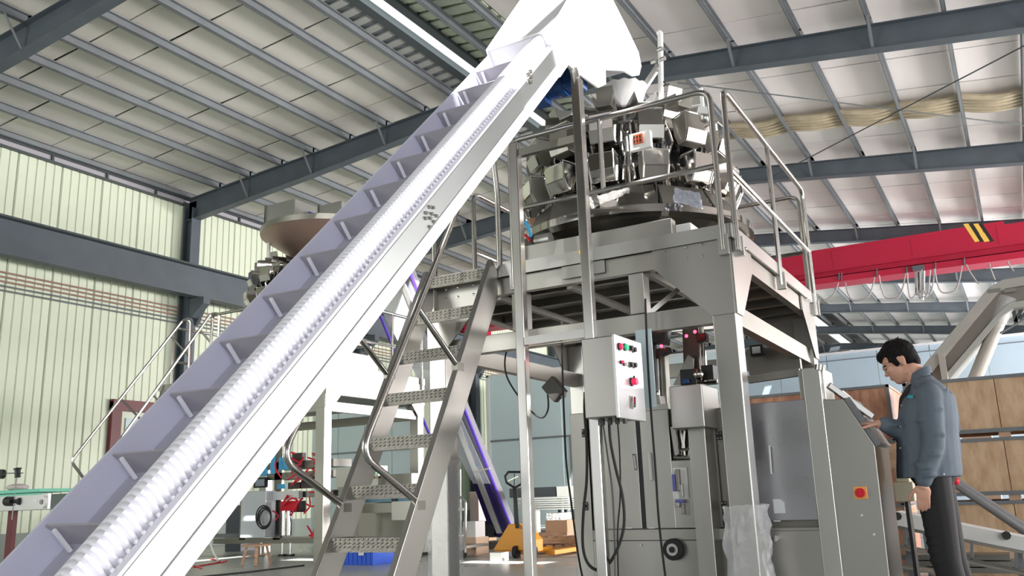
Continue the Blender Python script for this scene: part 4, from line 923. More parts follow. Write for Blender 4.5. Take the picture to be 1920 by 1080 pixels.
# ------------------------------------------------------------------ man at the console
def evald(mb, name, m, parent, voxel, smooth_it=4, fac=.5):
    o = mb.build('tmp_shape', m)
    r = o.modifiers.new('r', 'REMESH'); r.mode = 'VOXEL'; r.voxel_size = voxel
    s = o.modifiers.new('s', 'SMOOTH'); s.iterations = smooth_it; s.factor = fac
    dg = bpy.context.evaluated_depsgraph_get(); dg.update()
    me = bpy.data.meshes.new_from_object(o.evaluated_get(dg)); bpy.data.objects.remove(o)
    me.name = name; me.materials.clear(); me.materials.append(m)
    o0 = org(parent)
    for v in me.vertices: v.co = v.co-o0
    for p in me.polygons: p.use_smooth = True
    n = bpy.data.objects.new(name, me); COL.objects.link(n); n.parent = parent; return n
def caps(mb, pts, n=14):   # chain of tapered capsules [(point, radius)...]
    for (p, r), (q, r2) in zip(pts[:-1], pts[1:]):
        mb.cyl(p, q, r, r2, n=n)
    for p, r in pts: mb.ball(p, r, n=n, m=8)
man = thing('person', (-.45, 5.6, 0), 'man in grey work jacket and black trousers bending his head and touching the machine console', 'person')
M_ = lambda px, py, y=5.55: at(px, py, y=y)
YM = 5.55
body = MB()
hc = M_(1687, 681); F_ = V((-1, 0, 0)); U_ = V((0, 0, 1)); Lf = V((0, -1, 0))
tl = R(-27)   # head nods forward
HM = Matrix.Rotation(tl, 3, 'Y')
fw, up = HM @ F_, HM @ U_
def H(f, u, l=0): return hc+fw*f+up*u+Lf*l
HMl = Matrix((fw, Lf, up)).transposed()
body.ball(H(-.012, .035), 1, (.098, .078, .095), 20, 14, HMl)      # cranium
body.ball(H(.030, -.025), 1, (.062, .062, .085), 18, 12, HMl)        # face
body.ball(H(.045, -.078), 1, (.040, .040, .032), 14, 10, HMl)        # chin
body.ball(H(.000, -.058), 1, (.060, .058, .040), 14, 10, HMl)        # jaw
body.ball(H(.086, .018), 1, (.014, .045, .010), 10, 8, HMl)          # brow
body.loft([[H(.088, .012, a) for a in (-.006, 0, .006, 0)], [H(.103, -.016, -.010), H(.112, -.016, 0), H(.103, -.016, .010), H(.085, -.016, 0)], [H(.088, -.030, -.015), H(.104, -.030, 0), H(.088, -.030, .015), H(.07, -.03, 0)]])
body.ball(H(.100, -.020), .0115, n=10, m=8)
for sd in (-1, 1): body.ball(H(.092, -.024, sd*.011), .008, n=8, m=6); body.ball(H(.062, -.012, sd*.034), 1, (.026, .022, .018), 10, 8, HMl)
body.ball(H(.088, -.049), 1, (.010, .022, .006), 10, 8, HMl); body.ball(H(.086, -.060), 1, (.010, .019, .007), 10, 8, HMl)
for sd in (-1, 1):
    body.ball(H(-.022, -.005, sd*.077), 1, (.019, .008, .032), 12, 8, HMl); body.ball(H(-.018, -.028, sd*.075), 1, (.010, .007, .012), 8, 6, HMl)
neck0 = H(-.035, -.05); neck1 = M_(1728, 727)
caps(body, [(neck0, .056), (neck0.lerp(neck1, .5), .054), (neck1, .062)])
# joints
hipc = M_(1748, 880); chest = M_(1736, 770); hip_w, sh_w = .085, .17
shL, shR = M_(1746, 745)+V((0, -.15, 0)), M_(1738, 745)+V((0, .17, 0))
elL = at(1750, 832, y=5.36); wrL = at(1731, 904, y=5.36)
elR = at(1706, 816, y=5.60); wrR = at(1657, 795, y=5.36)
knL, knR = V((-.455, YM-.09, .475)), V((-.44, YM+.10, .475)); anL, anR = V((-.40, YM-.09, .09)), V((-.37, YM+.11, .09))
hpL, hpR = hipc+V((0, -hip_w, -.02)), hipc+V((0, hip_w, -.02))
caps(body, [(neck1, .06), (chest, .105), (M_(1742, 830), .10), (hipc, .115)])
for s_, e_, w_ in ((shL, elL, wrL), (shR, elR, wrR)): caps(body, [(chest+V((0, 0, .04)), .09), (s_, .052), (e_, .038), (w_, .025)])
for h_, k_, a_ in ((hpL, knL, anL), (hpR, knR, anR)): caps(body, [(hipc, .1), (h_, .085), (k_, .055), (k_.lerp(a_, .35), .052), (a_, .035)])
def hand(mb, wr, d, nrm, thumb, curl, L=.082):
    d = d.normalized(); nrm = (nrm-d*nrm.dot(d)).normalized(); sd = d.cross(nrm).normalized()
    if sd.dot(thumb) < 0: sd = -sd
    Mx = Matrix((d, sd, nrm)).transposed()
    mb.ball(wr+d*.048, 1, (.050, .039, .015), 14, 10, Mx); mb.cyl(wr-d*.02, wr+d*.03, .024, .026, n=12)
    for i, (o_, l) in enumerate(((.028, .066), (.010, .074), (-.009, .069), (-.026, .054))):
        p = wr+d*.082+sd*o_; a = curl*(.25+.05*i); r = .0088
        mb.cyl(wr+d*.045+sd*o_*.8, p, .011, .0095, n=8)
        for t in (.42, .32, .26):
            v = d*math.cos(a)-nrm*math.sin(a); q = p+v*l*t; mb.cyl(p, q, r, r*.93, n=8); mb.ball(q, r*.93, n=8, m=6); p = q; a += curl*.45; r *= .93
    p = wr+d*.022+sd*.028; v = (d*.72+sd*.62-nrm*.25).normalized(); r = .0115
    for l, tw in ((.038, 0), (.030, .35), (.022, .3)):
        v = (v+d*tw-nrm*tw*.4).normalized(); q = p+v*l; mb.cyl(p, q, r, r*.9, n=8); mb.ball(q, r*.9, n=8, m=6); p = q; r *= .9
hand(body, wrL+V((0, -.0, -.005)), (wrL-elL).normalized()*.6+V((.05, 0, -.9)), V((0, -1, 0.1)), V((-1, 0, 0)), .55)
hand(body, wrR+V((-.012, 0, .0)), V((-.98, -.05, .06)), V((-.1, 0, 1)), V((0, -1, -.1)), .45)
bo = evald(body, 'body', skin, man, .0052, 3)
# eyes and brows as small parts
for sd in (-1, 1):
    MB().ball(H(.079, -.0, sd*.030), .0085, n=8, m=6).build('eye', eyem, man, smooth=True)
    MB().tube([H(.090, .020, sd*.018), H(.087, .024, sd*.034), H(.072, .020, sd*.052)], .004, 6).build('eyebrow', hairm, man, smooth=True)
hair = MB()
hair.ball(H(-.022, .050), 1, (.098, .082, .086), 26, 18, HMl); hair.ball(H(-.052, .02), 1, (.064, .074, .085), 20, 14, HMl); hair.ball(H(.036, .080), 1, (.060, .062, .040), 18, 12, HMl)
hair.ball(H(-.075, -.02), 1, (.035, .055, .050), 14, 10, HMl); hair.ball(H(.070, .075), 1, (.024, .05, .034), 12, 10, HMl)
for k in range(260):
    a, b = random.uniform(-.2, 1.0)*math.pi/2, random.uniform(0, 2*math.pi); v = fw*math.cos(a)*math.cos(b)*.098+Lf*math.cos(a)*math.sin(b)*.082+up*math.sin(a)*.088
    c = H(-.022, .050)+v*.97
    if (c-hc).dot(fw) > .055 and (c-hc).dot(up) < .07: continue
    e_ = v.normalized()*.007+fw*random.uniform(.0, .016)+up*random.uniform(-.012, .004); hair.cyl(c, c+e_, .006, .003, n=5)
for k in range(4): hair.cyl(H(-.03-.012*k, .122), H(-.04-.015*k, .138), .006, .003, n=5)
for sd in (-1, 1): hair.ball(H(.012, .012, sd*.070), 1, (.020, .010, .035), 10, 8, HMl)
evald(hair, 'hair', hairm, man, .0045, 1, .4)
# jacket
jk = MB()
def ell(c, rx, ry, n=24, tilt=0): return [V(c)+V((rx*math.cos(2*math.pi*i/n), ry*math.sin(2*math.pi*i/n), tilt*rx*math.cos(2*math.pi*i/n))) for i in range(n)]
rows = [(1742, 895, .170, .205), (1742, 880, .172, .205), (1740, 850, .166, .20), (1738, 820, .163, .19), (1738, 790, .16, .195), (1740, 765, .152, .20), (1742, 745, .135, .19), (1738, 732, .098, .15), (1731, 718, .072, .088), (1726, 709, .062, .068)]
jk.loft([ell(M_(a, b), rx, ry, tilt=(.18 if b < 735 else 0)) for a, b, rx, ry in rows])
def sleeve(s_, e_, w_, ra=.072):
    caps(jk, [(chest+V((0, 0, .07)), .09), (s_, ra), (s_.lerp(e_, .55), .066), (e_, .060), (e_.lerp(w_, .6), .053), (w_.lerp(e_, .06), .045)])
sleeve(shL, elL, wrL); sleeve(shR, elR, wrR)
jk.ball(M_(1762, 750), .06); jk.ball(M_(1770, 790), .06)
for k in range(40):   # folds
    a = random.uniform(0, 6.28); zf = random.uniform(860, 760); c = M_(1740, zf); p = c+V((.146*math.cos(a), .180*math.sin(a), 0)); jk.cyl(p, p+V((.01, 0, random.choice((-.14, .14)))), .009, .004, n=6)
for s_, e_ in ((shL, elL), (elL, wrL), (elR, wrR)):
    for k in range(5):
        t = .2+k*.16; c = s_.lerp(e_, t); jk.ball(c+V((.02*math.sin(k*2.1), -.02, .01*k % .02)), 1, (.060-.012*(t if s_ is not shL else 0), .046, .010))
jo = evald(jk, 'jacket', jacket, man, .009, 3)
cl = MB(); rg = []
for u_, g in ((-.0, 1.0), (.035, .97), (.045, .92), (.03, .86), (-.01, .85)):
    rg.append([M_(1726, 710)+V((.066*g*math.cos(2*math.pi*i/20), .070*g*math.sin(2*math.pi*i/20), u_+.45*.06*math.cos(2*math.pi*i/20)+.0)) for i in range(20)])
cl.loft(rg, cap=False); cl.build('collar', jacket, jo, smooth=True)
p = at(1707, 744, y=YM-.19); MB().ball(p, 1, (.016, .004, .010)).build('chest_logo', logo, jo)
for q_ in ((1769, 889), (1690, 760), (1688, 800), (1688, 840)): MB().ball(at(*q_, y=YM-.17), .006, n=6, m=5).build('snap_button', steel_lt, jo)
st = MB(); st.loft([ell(M_(1728, 712), .055, .06, tilt=.2), ell(M_(1716, 722), .05, .06, tilt=.2), ell(M_(1700, 745), .04, .05), ell(M_(1698, 800), .045, .05), ell(M_(1702, 850), .04, .05)]); evald(st, 'shirt', tee, man, .01, 1)
tr = MB()
caps(tr, [(hipc+V((0, 0, .04)), .125), (hipc, .13)])
for h_, k_, a_ in ((hpL, knL, anL), (hpR, knR, anR)): caps(tr, [(hipc, .115), (h_, .097), (h_.lerp(k_, .5), .088), (k_, .076), (k_.lerp(a_, .5), .068), (a_+V((0, 0, -.01)), .058)])
for k in range(10): c = knL.lerp(hpL, k/10); tr.ball(c+V((-.03, -.02, 0)), 1, (.06, .06, .012))
evald(tr, 'trousers', trouser, man, .010, 3)
for a_ in (anL, anR):
    s_ = MB(); s_.ball(a_+V((-.05, 0, -.045)), 1, (.13, .048, .042), 16, 10); s_.ball(a_+V((.03, 0, -.02)), 1, (.055, .045, .06), 14, 10); s_.box(a_.x-.17, a_.x+.075, a_.y-.042, a_.y+.042, 0, .02)
    evald(s_, 'shoe', black, man, .008, 2)

# ------------------------------------------------------------------ centre background : pallet truck, stock, sunlit goods
pt = thing('pallet_truck', (-7.1, 12.1, 0), 'orange hand pallet truck with black looped steering handle in a sunlit patch', 'pallet truck')
Yp = 12.0
P = [at(a, b, y=Yp) for a, b in ((927, 1030), (993, 1030), (1010, 1022), (975, 982), (951, 983))]; P = [at(a, b, y=Yp) for a, b in ((924, 1032), (1000, 1032), (1000, 1010), (974, 981), (953, 983))]
MB().prism(P, (0, .05, 0)).build('front_shield', orange, pt, bevel=.01)
MB().prism([p+V((0, .05, -.02)) for p in P], (0, .25, 0)).build('pump_body', orange, pt)
h0, h1 = at(970, 990, y=Yp-.05), at(965, 915, y=Yp-.25)
MB().bar(h0, h1, .06, .04).build('handle_shaft', black, pt, bevel=.006)
MB().tube([at(a, b, y=Yp-.25) for a, b in ((965, 915), (950, 905), (947, 893), (953, 885), (977, 885), (984, 893), (981, 905), (965, 915))], .018, 8).build('handle_loop', black, pt, smooth=True)
MB().bar(at(965, 912, y=Yp-.25), at(966, 888, y=Yp-.25), .03, .02).build('release_lever', black, pt); MB().bar(at(953, 902, y=Yp-.27), at(972, 893, y=Yp-.27), .015, .015).build('trigger', mirror, pt)
for x_ in (-6.98, -6.45):
    MB().box(x_-.08, x_+.08, 12.25, 13.4, .03, .10).build('fork', orange, pt, bevel=.01); MB().cyl((x_-.05, 13.2, .045), (x_+.05, 13.2, .045), .045, n=14).build('load_wheel', white, pt, smooth=True)
for x_ in (-6.9, -6.6): MB().cyl((x_-.03, 12.0, .09), (x_+.03, 12.0, .09), .09, n=16).build('steering_wheel', rubber, pt, smooth=True)
def b2(nm, x0, y0, x1, y1, Yq, d, m, label, cat, bev=.004, floor_=False, grp=None):
    a, b = at(x0, y0, y=Yq), at(x1, y1, y=Yq); z0 = 0 if floor_ else min(a.z, b.z)
    o = MB().box(a.x, b.x, Yq, Yq+d, z0, max(a.z, b.z)).build(nm, m, bevel=bev); tag(o, label, cat, grp); return o
b2('caster_block', 918, 1036, 941, 1052, 11.3, .2, steel_lt, 'small grey caster block on the floor left in front of the pallet truck', 'caster', floor_=True)
b2('timber_offcut', 977, 1040, 995, 1052, 11.5, .15, ply2, 'short reddish timber offcut on the floor right of the pallet truck', 'timber', floor_=True)
bn = thing('steel_bench', (-7.2, 14.5, 0), 'grey steel bench behind the pallet truck with sheet steel on top', 'bench')
a, b = at(955, 916, y=14.2), at(1063, 930, y=14.2)
MB().box(a.x, a.x+.95, 14.2, 15.0, b.z, a.z).build('grey_tray', beamm, bn); MB().box(a.x+.97, b.x+.5, 14.2, 15.0, b.z-.02, a.z).build('steel_tray', steel_lt, bn)
for x_ in (a.x+.05, a.x+.95, b.x-.1): MB().box(x_, x_+.06, 14.25, 14.31, 0, b.z).build('leg', beamm, bn)
MB().box(a.x, b.x+.4, 14.3, 14.9, .25, .29).build('shelf', beamm, bn)
for k in range(6):
    a_, b_2 = at(975+k % 2*4, 934+k*4, y=13.9), at(1070, 936+k*4, y=13.9)
    o = MB().box(a_.x, b_2.x+.3, 13.8, 14.15, a_.z-.03, a_.z).build('steel_plank', steel_lt, bevel=.003); tag(o, ('topmost', 'second', 'third', 'fourth', 'fifth', 'lowest')[k]+' long bright steel plank of the stack laid before the grey bench', 'plank', 'steel planks stacked before the bench')
o = b2('plank_stand', 985, 955, 1000, 1030, 13.85, .3, steel_dk, 'narrow dark steel stand carrying the stack of steel planks', 'stand', floor_=True)
o = b2('carton', 1022, 976, 1064, 998, 13.4, .5, carton, 'brown carton resting on the sunlit pallet', 'box')
def pallet(x0, y0, z0, n, lbl):
    r = thing('pallet', (x0, y0, z0), lbl, 'pallet')
    for i in range(6): MB().box(x0+i*.17, x0+i*.17+.12, y0, y0+.9, z0+.10, z0+.12).build('deck_board', timber, r)
    for i in range(3): MB().box(x0, x0+.98, y0+i*.39, y0+i*.39+.1, z0, z0+.10).build('bearer', timber, r)
    return r
xp = at(1012, 1030, y=13.3).x
pallet(xp, 13.2, 0, 0, 'wooden pallet on the floor under the brown carton, lowest of two'); pallet(xp+.03, 13.22, .14, 0, 'wooden pallet lying on another pallet under the brown carton')
b2('wrapped_stock', 1010, 998, 1064, 1016, 13.35, .6, timber, 'bundle of light timber boards between the pallets and the brown carton', 'timber')
b2('foil_bundle', 1024, 962, 1052, 976, 13.5, .4, foil, 'crumpled silver foil bundle on top of the brown carton', 'foil')
# purple sided incline conveyor behind the ladder
pv = thing('purple_conveyor', (-8.6, 13.4, 0), 'steep inclined conveyor with purple sides and frosted covers going up behind the ladder', 'conveyor')
def pq(pts, nm, m, y0, w_): return MB().prism([at(a, b, y=y0) for a, b in pts], (0, w_, 0)).build(nm, m, pv)
# its front face is seen from below the head down to its foot
ln = lambda x0, y0, x1, y1, y: x0+(x1-x0)*(y-y0)/(y1-y0)
eL = lambda y: ln(723, 620, 804, 816, y); eR = lambda y: ln(873, 777, 955, 985, y)
eM = lambda y: eR(y)-26
pq([(887, 907), (920, 1000), (935, 1008), (952, 1000), (918, 907)], 'foot_side', purple, 14.20, .04)
pq([(eL(510), 510), (887, 907), (918, 907), (eM(510), 510)], 'frosted_side', clear, 14.20, .03)
pq([(eM(500), 500), (eM(1000)-4, 1000), (eM(1000)+6, 1000), (eM(500)+8, 500)], 'side_rail', alu, 14.16, .06)
pq([(eM(500)+8, 500), (eM(1000)+6, 1000), (eR(1000)-2, 1000), (eR(500)-2, 500)], 'belt_face', mat('conveyor_grey', (.45, .45, .50), .4, .3), 14.30, .30)
pq([(eR(500)-2, 500), (eR(1000)-2, 1000), (eR(1000)+1, 998), (eR(500)+1, 498)], 'purple_edge', purple_b, 14.26, .05)
pq([(eL(500)-1.5, 500), (eL(880)-1.5, 880), (eL(880)+1.5, 880), (eL(500)+1.5, 500)], 'purple_edge', purple_b, 14.15, .05)
for i, (px, py) in enumerate(((888, 872), (875, 840), (893, 895))): MB().tube([at(px+6*math.cos(t*.9), py+5*math.sin(t*.9), y=14.18) for t in range(8)], .006, 5).build('marker_scribble', mat('marker_blue', (.15, .4, .65), .5), pv)
for py in (882, 700): MB().bar(at(eM(py), py+3, y=14.08), at(eR(py)+4, py-4, y=14.08), .03, .03).build('clip_bar', white, pv)
MB().cyl(at(915, 995, y=14.10), at(930, 995, y=14.70), .12, n=16).build('tail_wheel', black, pv)
MB().box(at(905, 1000, y=14.40).x, at(960, 1000, y=14.40).x, 14.20, 14.80, 0, .12).build('base_frame', steel_dk, pv)
# trolley, sacks, cartons left of it
tr_ = thing('hand_trolley', (-8.0, 12.0, 0), 'chrome tube hand trolley on small castors beside the left platform post', 'trolley')
t_ = lambda a, b, y=12.0: at(a, b, y=y)
MB().tube([t_(845, 934), t_(866, 932), t_(873, 940), t_(872, 1036)], .022, 8, bend=.05).build('push_frame', pipe, tr_, smooth=True); MB().bar(t_(845, 955), t_(873, 955), .03, .04).build('cross_bar', pipe, tr_)
MB().tube([t_(866, 1036, 12.2), t_(864, 1000, 12.2), t_(863, 880, 12.2)], .012, 6).build('rear_tube', pipe, tr_, smooth=True)
p = t_(868, 1046); MB().cyl((p.x, 12.0, .06), (p.x+.04, 12.0, .06), .06, n=14).build('castor', rubber, tr_, smooth=True); p = t_(845, 1046); MB().cyl((p.x, 12.0, .06), (p.x+.04, 12.0, .06), .06, n=14).build('castor', rubber, tr_, smooth=True)
MB().box(t_(840, 1030).x, t_(872, 1030).x, 12.0, 12.7, .14, .18).build('deck', steel_dk, tr_)
b2('film_roll_box', 880, 922, 898, 978, 15.2, .4, pinkbox, 'tall pale pink wrapped box standing behind the purple conveyor foot', 'box'); b2('tall_board', 896, 900, 916, 985, 15.6, .3, carton, 'tall brown board beside the pale pink wrapped box', 'board', floor_=True)
b2('stock_table', 868, 978, 925, 986, 15.1, .6, black, 'black table top under the pale pink box', 'table'); b2('carton', 864, 1008, 893, 1042, 12.6, .4, mat('light_carton', (.72, .52, .38), .7), 'light brown carton on the floor behind the chrome trolley', 'box', floor_=True)
b2('white_bag', 868, 978, 892, 1008, 12.65, .3, white, 'white plastic bag lying on the light brown carton', 'bag')
o = MB().ball(at(899, 1000, y=15.4), .19, n=16, m=10).build('dark_drum', rubber, smooth=True); tag(o, 'round black rubber drum under the black table', 'drum')
# ------------------------------------------------------------------ far packing line on the left
S2 = 1.32
p2 = platform(-13.6, -9.62, 10.72, 13.42, 3.08, 'far steel working platform on tall posts at the left, seen below the incline', S2)
yy = 10.66
rail(p2, [(-12.25, yy, 2.9), (-12.25, yy, 4.25), (-9.7, yy, 4.25), (-9.7, yy, 2.9)], [((-12.25, yy, 3.6), (-9.7, yy, 3.6))], .028)
rail(p2, [(-9.56, 10.8, 2.9), (-9.56, 10.8, 4.2), (-9.56, 13.3, 4.2), (-9.56, 13.3, 2.9)], [((-9.56, 10.8, 3.6), (-9.56, 13.3, 3.6)), ((-9.56, 12.4, 4.2), (-9.56, 12.4, 2.9))], .028)
rail(p2, [(-13.66, 13.3, 2.9), (-13.66, 13.3, 4.25), (-13.66, 11.0, 4.25), (-13.66, 11.0, 2.9)], [((-13.66, 13.3, 3.6), (-13.66, 11.0, 3.6))], .028)
MB().box(-9.61, -9.575, 10.70, 13.4, 2.62, 3.0).build('side_fascia', steel_h, p2); MB().box(-13.5, -9.65, 10.8, 13.35, 2.62, 2.66).build('grating', steel_dk, p2)
ld2 = thing('ladder_stair', (-12.9, 9.6, 0), 'far ladder with tall bright handrails against the pale green wall', 'ladder')
for px0, py0, px1, py1, xs_ in ((343, 600, 133, 865, 0), (396, 588, 198, 862, 0)):
    t0 = at(px0, py0, y=10.6); b0 = at(px1, py1, y=9.15)
    pts = [b0+V((.0, .28, -.30)), b0, t0, t0+V((.12, .08, 0)), t0+V((.13, .1, -1.3))]
    MB().tube(pts, .026, 8, bend=.10).build('handrail', pipe, ld2, smooth=True)
    for t in (.42, .88):
        m_ = b0.lerp(t0, t); MB().cyl(m_, m_+V((.05, .42, -.36)), .02, n=8).build('handrail_strut', steel_dk, ld2, smooth=True)
for x_ in (-13.35, -12.62):
    MB().bar((x_, 9.45, .02), (x_, 10.68, 3.06), .05, .17, (0, 1, 0)).build('stringer', steel, ld2)
for k in range(10):
    z = .28+k*.29; y_ = 9.45+1.23*z/3.04; MB().box(-13.33, -12.64, y_-.08, y_+.1, z-.04, z).build('tread', plate, ld2)
weigher(-11.5, 12.05, 3.80, 1.27, 12, 'far multihead weigher with upright hoppers partly hidden by the incline', phase=.3)
st2 = thing('weigher_stand', (-11.55, 12.3, 3.08), 'open steel stand lifting the far weigher above its platform', 'stand')
for a in (-.9, .9):
    for b in (-.95, .95): MB().box(-11.5+a-.05, -11.5+a+.05, 12.05+b-.05, 12.05+b+.05, 3.08, 3.80).build('leg', steel, st2)
for b in (-.95, .95): MB().box(-12.3, -10.7, 12.05+b-.04, 12.05+b+.04, 3.4, 3.48).build('cross_bar', steel, st2)
# infeed above it : conical hopper, square feed hoppers, blue plate, sensor post
fh = thing('infeed_hopper', (-11.3, 12.2, 5.6), 'large conical infeed hopper above the far weigher near the roof', 'hopper')
cc = at(612, 447, y=12.2); rT = (at(700, 447, y=12.2).x-at(520, 447, y=12.2).x)/2
MB().lathe((cc.x, 12.2, 0), [(.26, cc.z-.62), (rT, cc.z), (rT, cc.z+.05), (rT-.03, cc.z+.05), (rT-.03, cc.z), (.24, cc.z-.60)], 32).build('cone', mat('brown_dull_steel', (.42, .30, .25), .4, .7), fh, smooth=True)
MB().lathe((cc.x, 12.2, 0), [(rT+.01, cc.z+.0), (rT+.02, cc.z+.10), (rT, cc.z+.10)], 32).build('rim', steel_dk, fh, smooth=True)
for x0, x1, nm in ((498, 540, 'left'), (598, 628, 'right')):
    a, b = at(x0, 386, y=11.9), at(x1+12, 424, y=11.9)
    f = thing('feed_chute', (a.x, 11.9, b.z), nm+' square steel feed chute above the far infeed hopper', 'chute')
    MB().box(a.x, b.x, 11.9, 12.5, b.z, a.z).build('box', steel_lt, f, bevel=.01); m_ = (a.x+b.x)/2; w_ = (b.x-a.x)/2
    MB().hexa([(m_-w_*.4, 12.1, b.z-.35), (m_+w_*.5, 12.1, b.z-.35), (m_+w_*.5, 12.4, b.z-.35), (m_-w_*.4, 12.4, b.z-.35), (a.x, 11.9, b.z), (b.x, 11.9, b.z), (b.x, 12.5, b.z), (a.x, 12.5, b.z)]).build('taper', steel_lt, f)
    MB().box(a.x-.01, a.x+.02, 11.88, 12.52, b.z, a.z+.01).build('edge', mirror, f)
    MB().cyl((m_, 12.25, b.z-.9), (m_, 12.25, b.z-.3), .08, n=12).build('spout', steel_dk, f)
a, b = at(558, 392, y=12.3), at(600, 404, y=12.3); o = MB().prism([at(560, 390, y=12.3), at(598, 402, y=12.3), at(592, 412, y=12.3), at(562, 400, y=12.3)], (0, .3, 0)).build('blue_vibrator', mat('vivid_blue', (.10, .15, .75), .4)); tag(o, 'blue vibrator body between the two feed chutes near the roof', 'vibrator')
MB().box(at(583, 425, y=12.3).x, at(592, 425, y=12.3).x, 12.3, 12.5, at(585, 433, y=12.3).z, at(585, 412, y=12.3).z).build('mount', black, o)
s2 = thing('sensor_post', (-12, 11.4, 4), 'bright white sensor post with side arm beside the far infeed hopper', 'sensor')
t_ = lambda a, b: at(a, b, y=11.6)
MB().cyl(t_(505, 428), t_(500, 560), .035, n=10).build('post', white, s2, smooth=True); MB().cyl(t_(503, 434), t_(538, 448), .03, n=10).build('arm', white, s2, smooth=True); MB().cyl(t_(530, 426), t_(533, 445), .015, n=8).build('probe', white, s2, smooth=True)
# frame of white goods under it, on the platform right side
eq = thing('white_drive_housing', (-9.9, 11.3, 3.09), 'bright white housing standing on the right end of the far platform', 'housing')
t_ = lambda a, b, y=10.9: at(a, b, y=y)
MB().box(-10.3, -9.7, 10.9, 12.2, 3.09, 3.4).build('housing', white, eq, bevel=.03)
MB().cyl(V((-10.0, 11.3, 3.4)), V((-10.0, 11.3, 3.75)), .10, n=14).build('stub', steel_lt, eq, smooth=True)
# bag forming machine under the far platform
m2 = thing('bagging_machine', (-11, 12.0, 0), 'far steel bagging machine with control panel below the far platform', 'packing machine')
MB().box(-10.6, -9.0, 12.2, 13.4, .05, 1.35).build('cabinet', steel_dk, m2) 
t_ = lambda a, b, y=12.15: at(a, b, y=y)
cab = MB().box(t_(637, 900).x, t_(716, 900).x, 12.05, 12.3, t_(670, 912).z, t_(670, 876).z).build('panel', steel_lt, m2)
for i, m_ in enumerate((gled, greenp, black, black, yellow, black)): p = at(701+(i % 3)*6, 884+(i//3)*11, y=12.04); MB().cyl(p, p+V((0, -.03, 0)), .022 if i == 0 else .015, n=10).build('button', m_, m2, smooth=True)
cb2 = thing('product_conveyor', (-9, 11.6, 0), 'short bench conveyor with blue guides seen between the ladder treads', 'conveyor')
MB().box(at(655, 940, y=11.6).x, at(785, 940, y=11.6).x, 11.6, 12.0, at(700, 962, y=11.6).z, at(700, 944, y=11.6).z).build('frame', steel_dk, cb2); MB().box(at(655, 940, y=11.6).x, at(785, 940, y=11.6).x, 11.62, 11.98, at(700, 942, y=11.6).z, at(700, 932, y=11.6).z).build('guide', mat('teal_guide', (.15, .32, .42), .4), cb2)
for px in (680, 738): MB().cyl(at(px, 942, y=11.57), at(px, 930, y=11.57), .035, n=10).build('knob', black, cb2)
MB().box(at(738, 965, y=11.5).x, at(775, 965, y=11.5).x, 11.45, 11.6, at(750, 975, y=11.5).z, at(750, 940, y=11.5).z).build('guard', steel, cb2)
for px in (665, 775): MB().box(at(px, 1000, y=11.7).x-.03, at(px, 1000, y=11.7).x+.03, 11.7, 11.76, 0, at(px, 955, y=11.7).z).build('leg', steel_dk, cb2)
pb = thing('perforated_crate', (-8.8, 12.8, 0), 'tall light blue perforated plastic crate standing on end behind the ladder', 'crate')
a, b = at(654, 958, y=12.6), at(676, 1004, y=12.6); MB().box(a.x, b.x, 12.6, 12.9, .15, a.z).build('shell', cyanp, pb)
for i in range(2):
    for j in range(4): p = at(657+i*7, 975+j*8, y=12.59); MB().box(p.x-.02, p.x+.02, 12.58, 12.6, p.z-.03, p.z+.03).build('hole', black, pb)
b2('green_cabinet', 676, 957, 702, 1004, 13.4, .4, bluepale, 'pale green-blue cabinet behind the light blue crate', 'cabinet', floor_=True); b2('brown_carton', 730, 958, 768, 1004, 13.6, .5, mat('dark_carton', (.22, .13, .10), .7), 'dark brown carton stack behind the ladder treads', 'box', floor_=True)
b2('grey_socket_box', 716, 980, 738, 1004, 12.4, .2, steel_dk, 'small grey socket box below the bench conveyor', 'box'); b2('pink_carton', 704, 956, 716, 1004, 13.5, .3, pinkbox, 'narrow pale pink carton behind the bench conveyor', 'box', floor_=True)
# blue plastic parts crate on the floor
bc = thing('blue_crate', (-8.8, 10.8, 0), 'bright blue plastic parts crate on the floor under the ladder', 'crate')
x0, x1 = at(636, 1058, z=0).x, at(716, 1058, z=0).x; z1 = .30
for (a, b, c, d) in ((x0, x1, 10.5, 10.52), (x0, x1, 10.98, 11.0), (x0, x0+.02, 10.52, 10.98), (x1-.02, x1, 10.52, 10.98)): MB().box(a, b, c, d, .01, z1).build('wall', bluep, bc)
MB().box(x0+.01, x1-.01, 10.51, 10.99, 0, .02).build('base', bluep, bc); MB().box(x0-.012, x1+.012, 10.485, 10.50, z1-.04, z1).build('rim', bluep, bc)
for k in range(9): MB().box(x0+.04+k*(x1-x0-.1)/8, x0+.055+k*(x1-x0-.1)/8, 10.488, 10.5, .02, z1-.04).build('rib', bluep, bc)
MB().box(x1-.26, x1-.16, 10.48, 10.486, .14, .28).build('paper_tag', paper, bc)
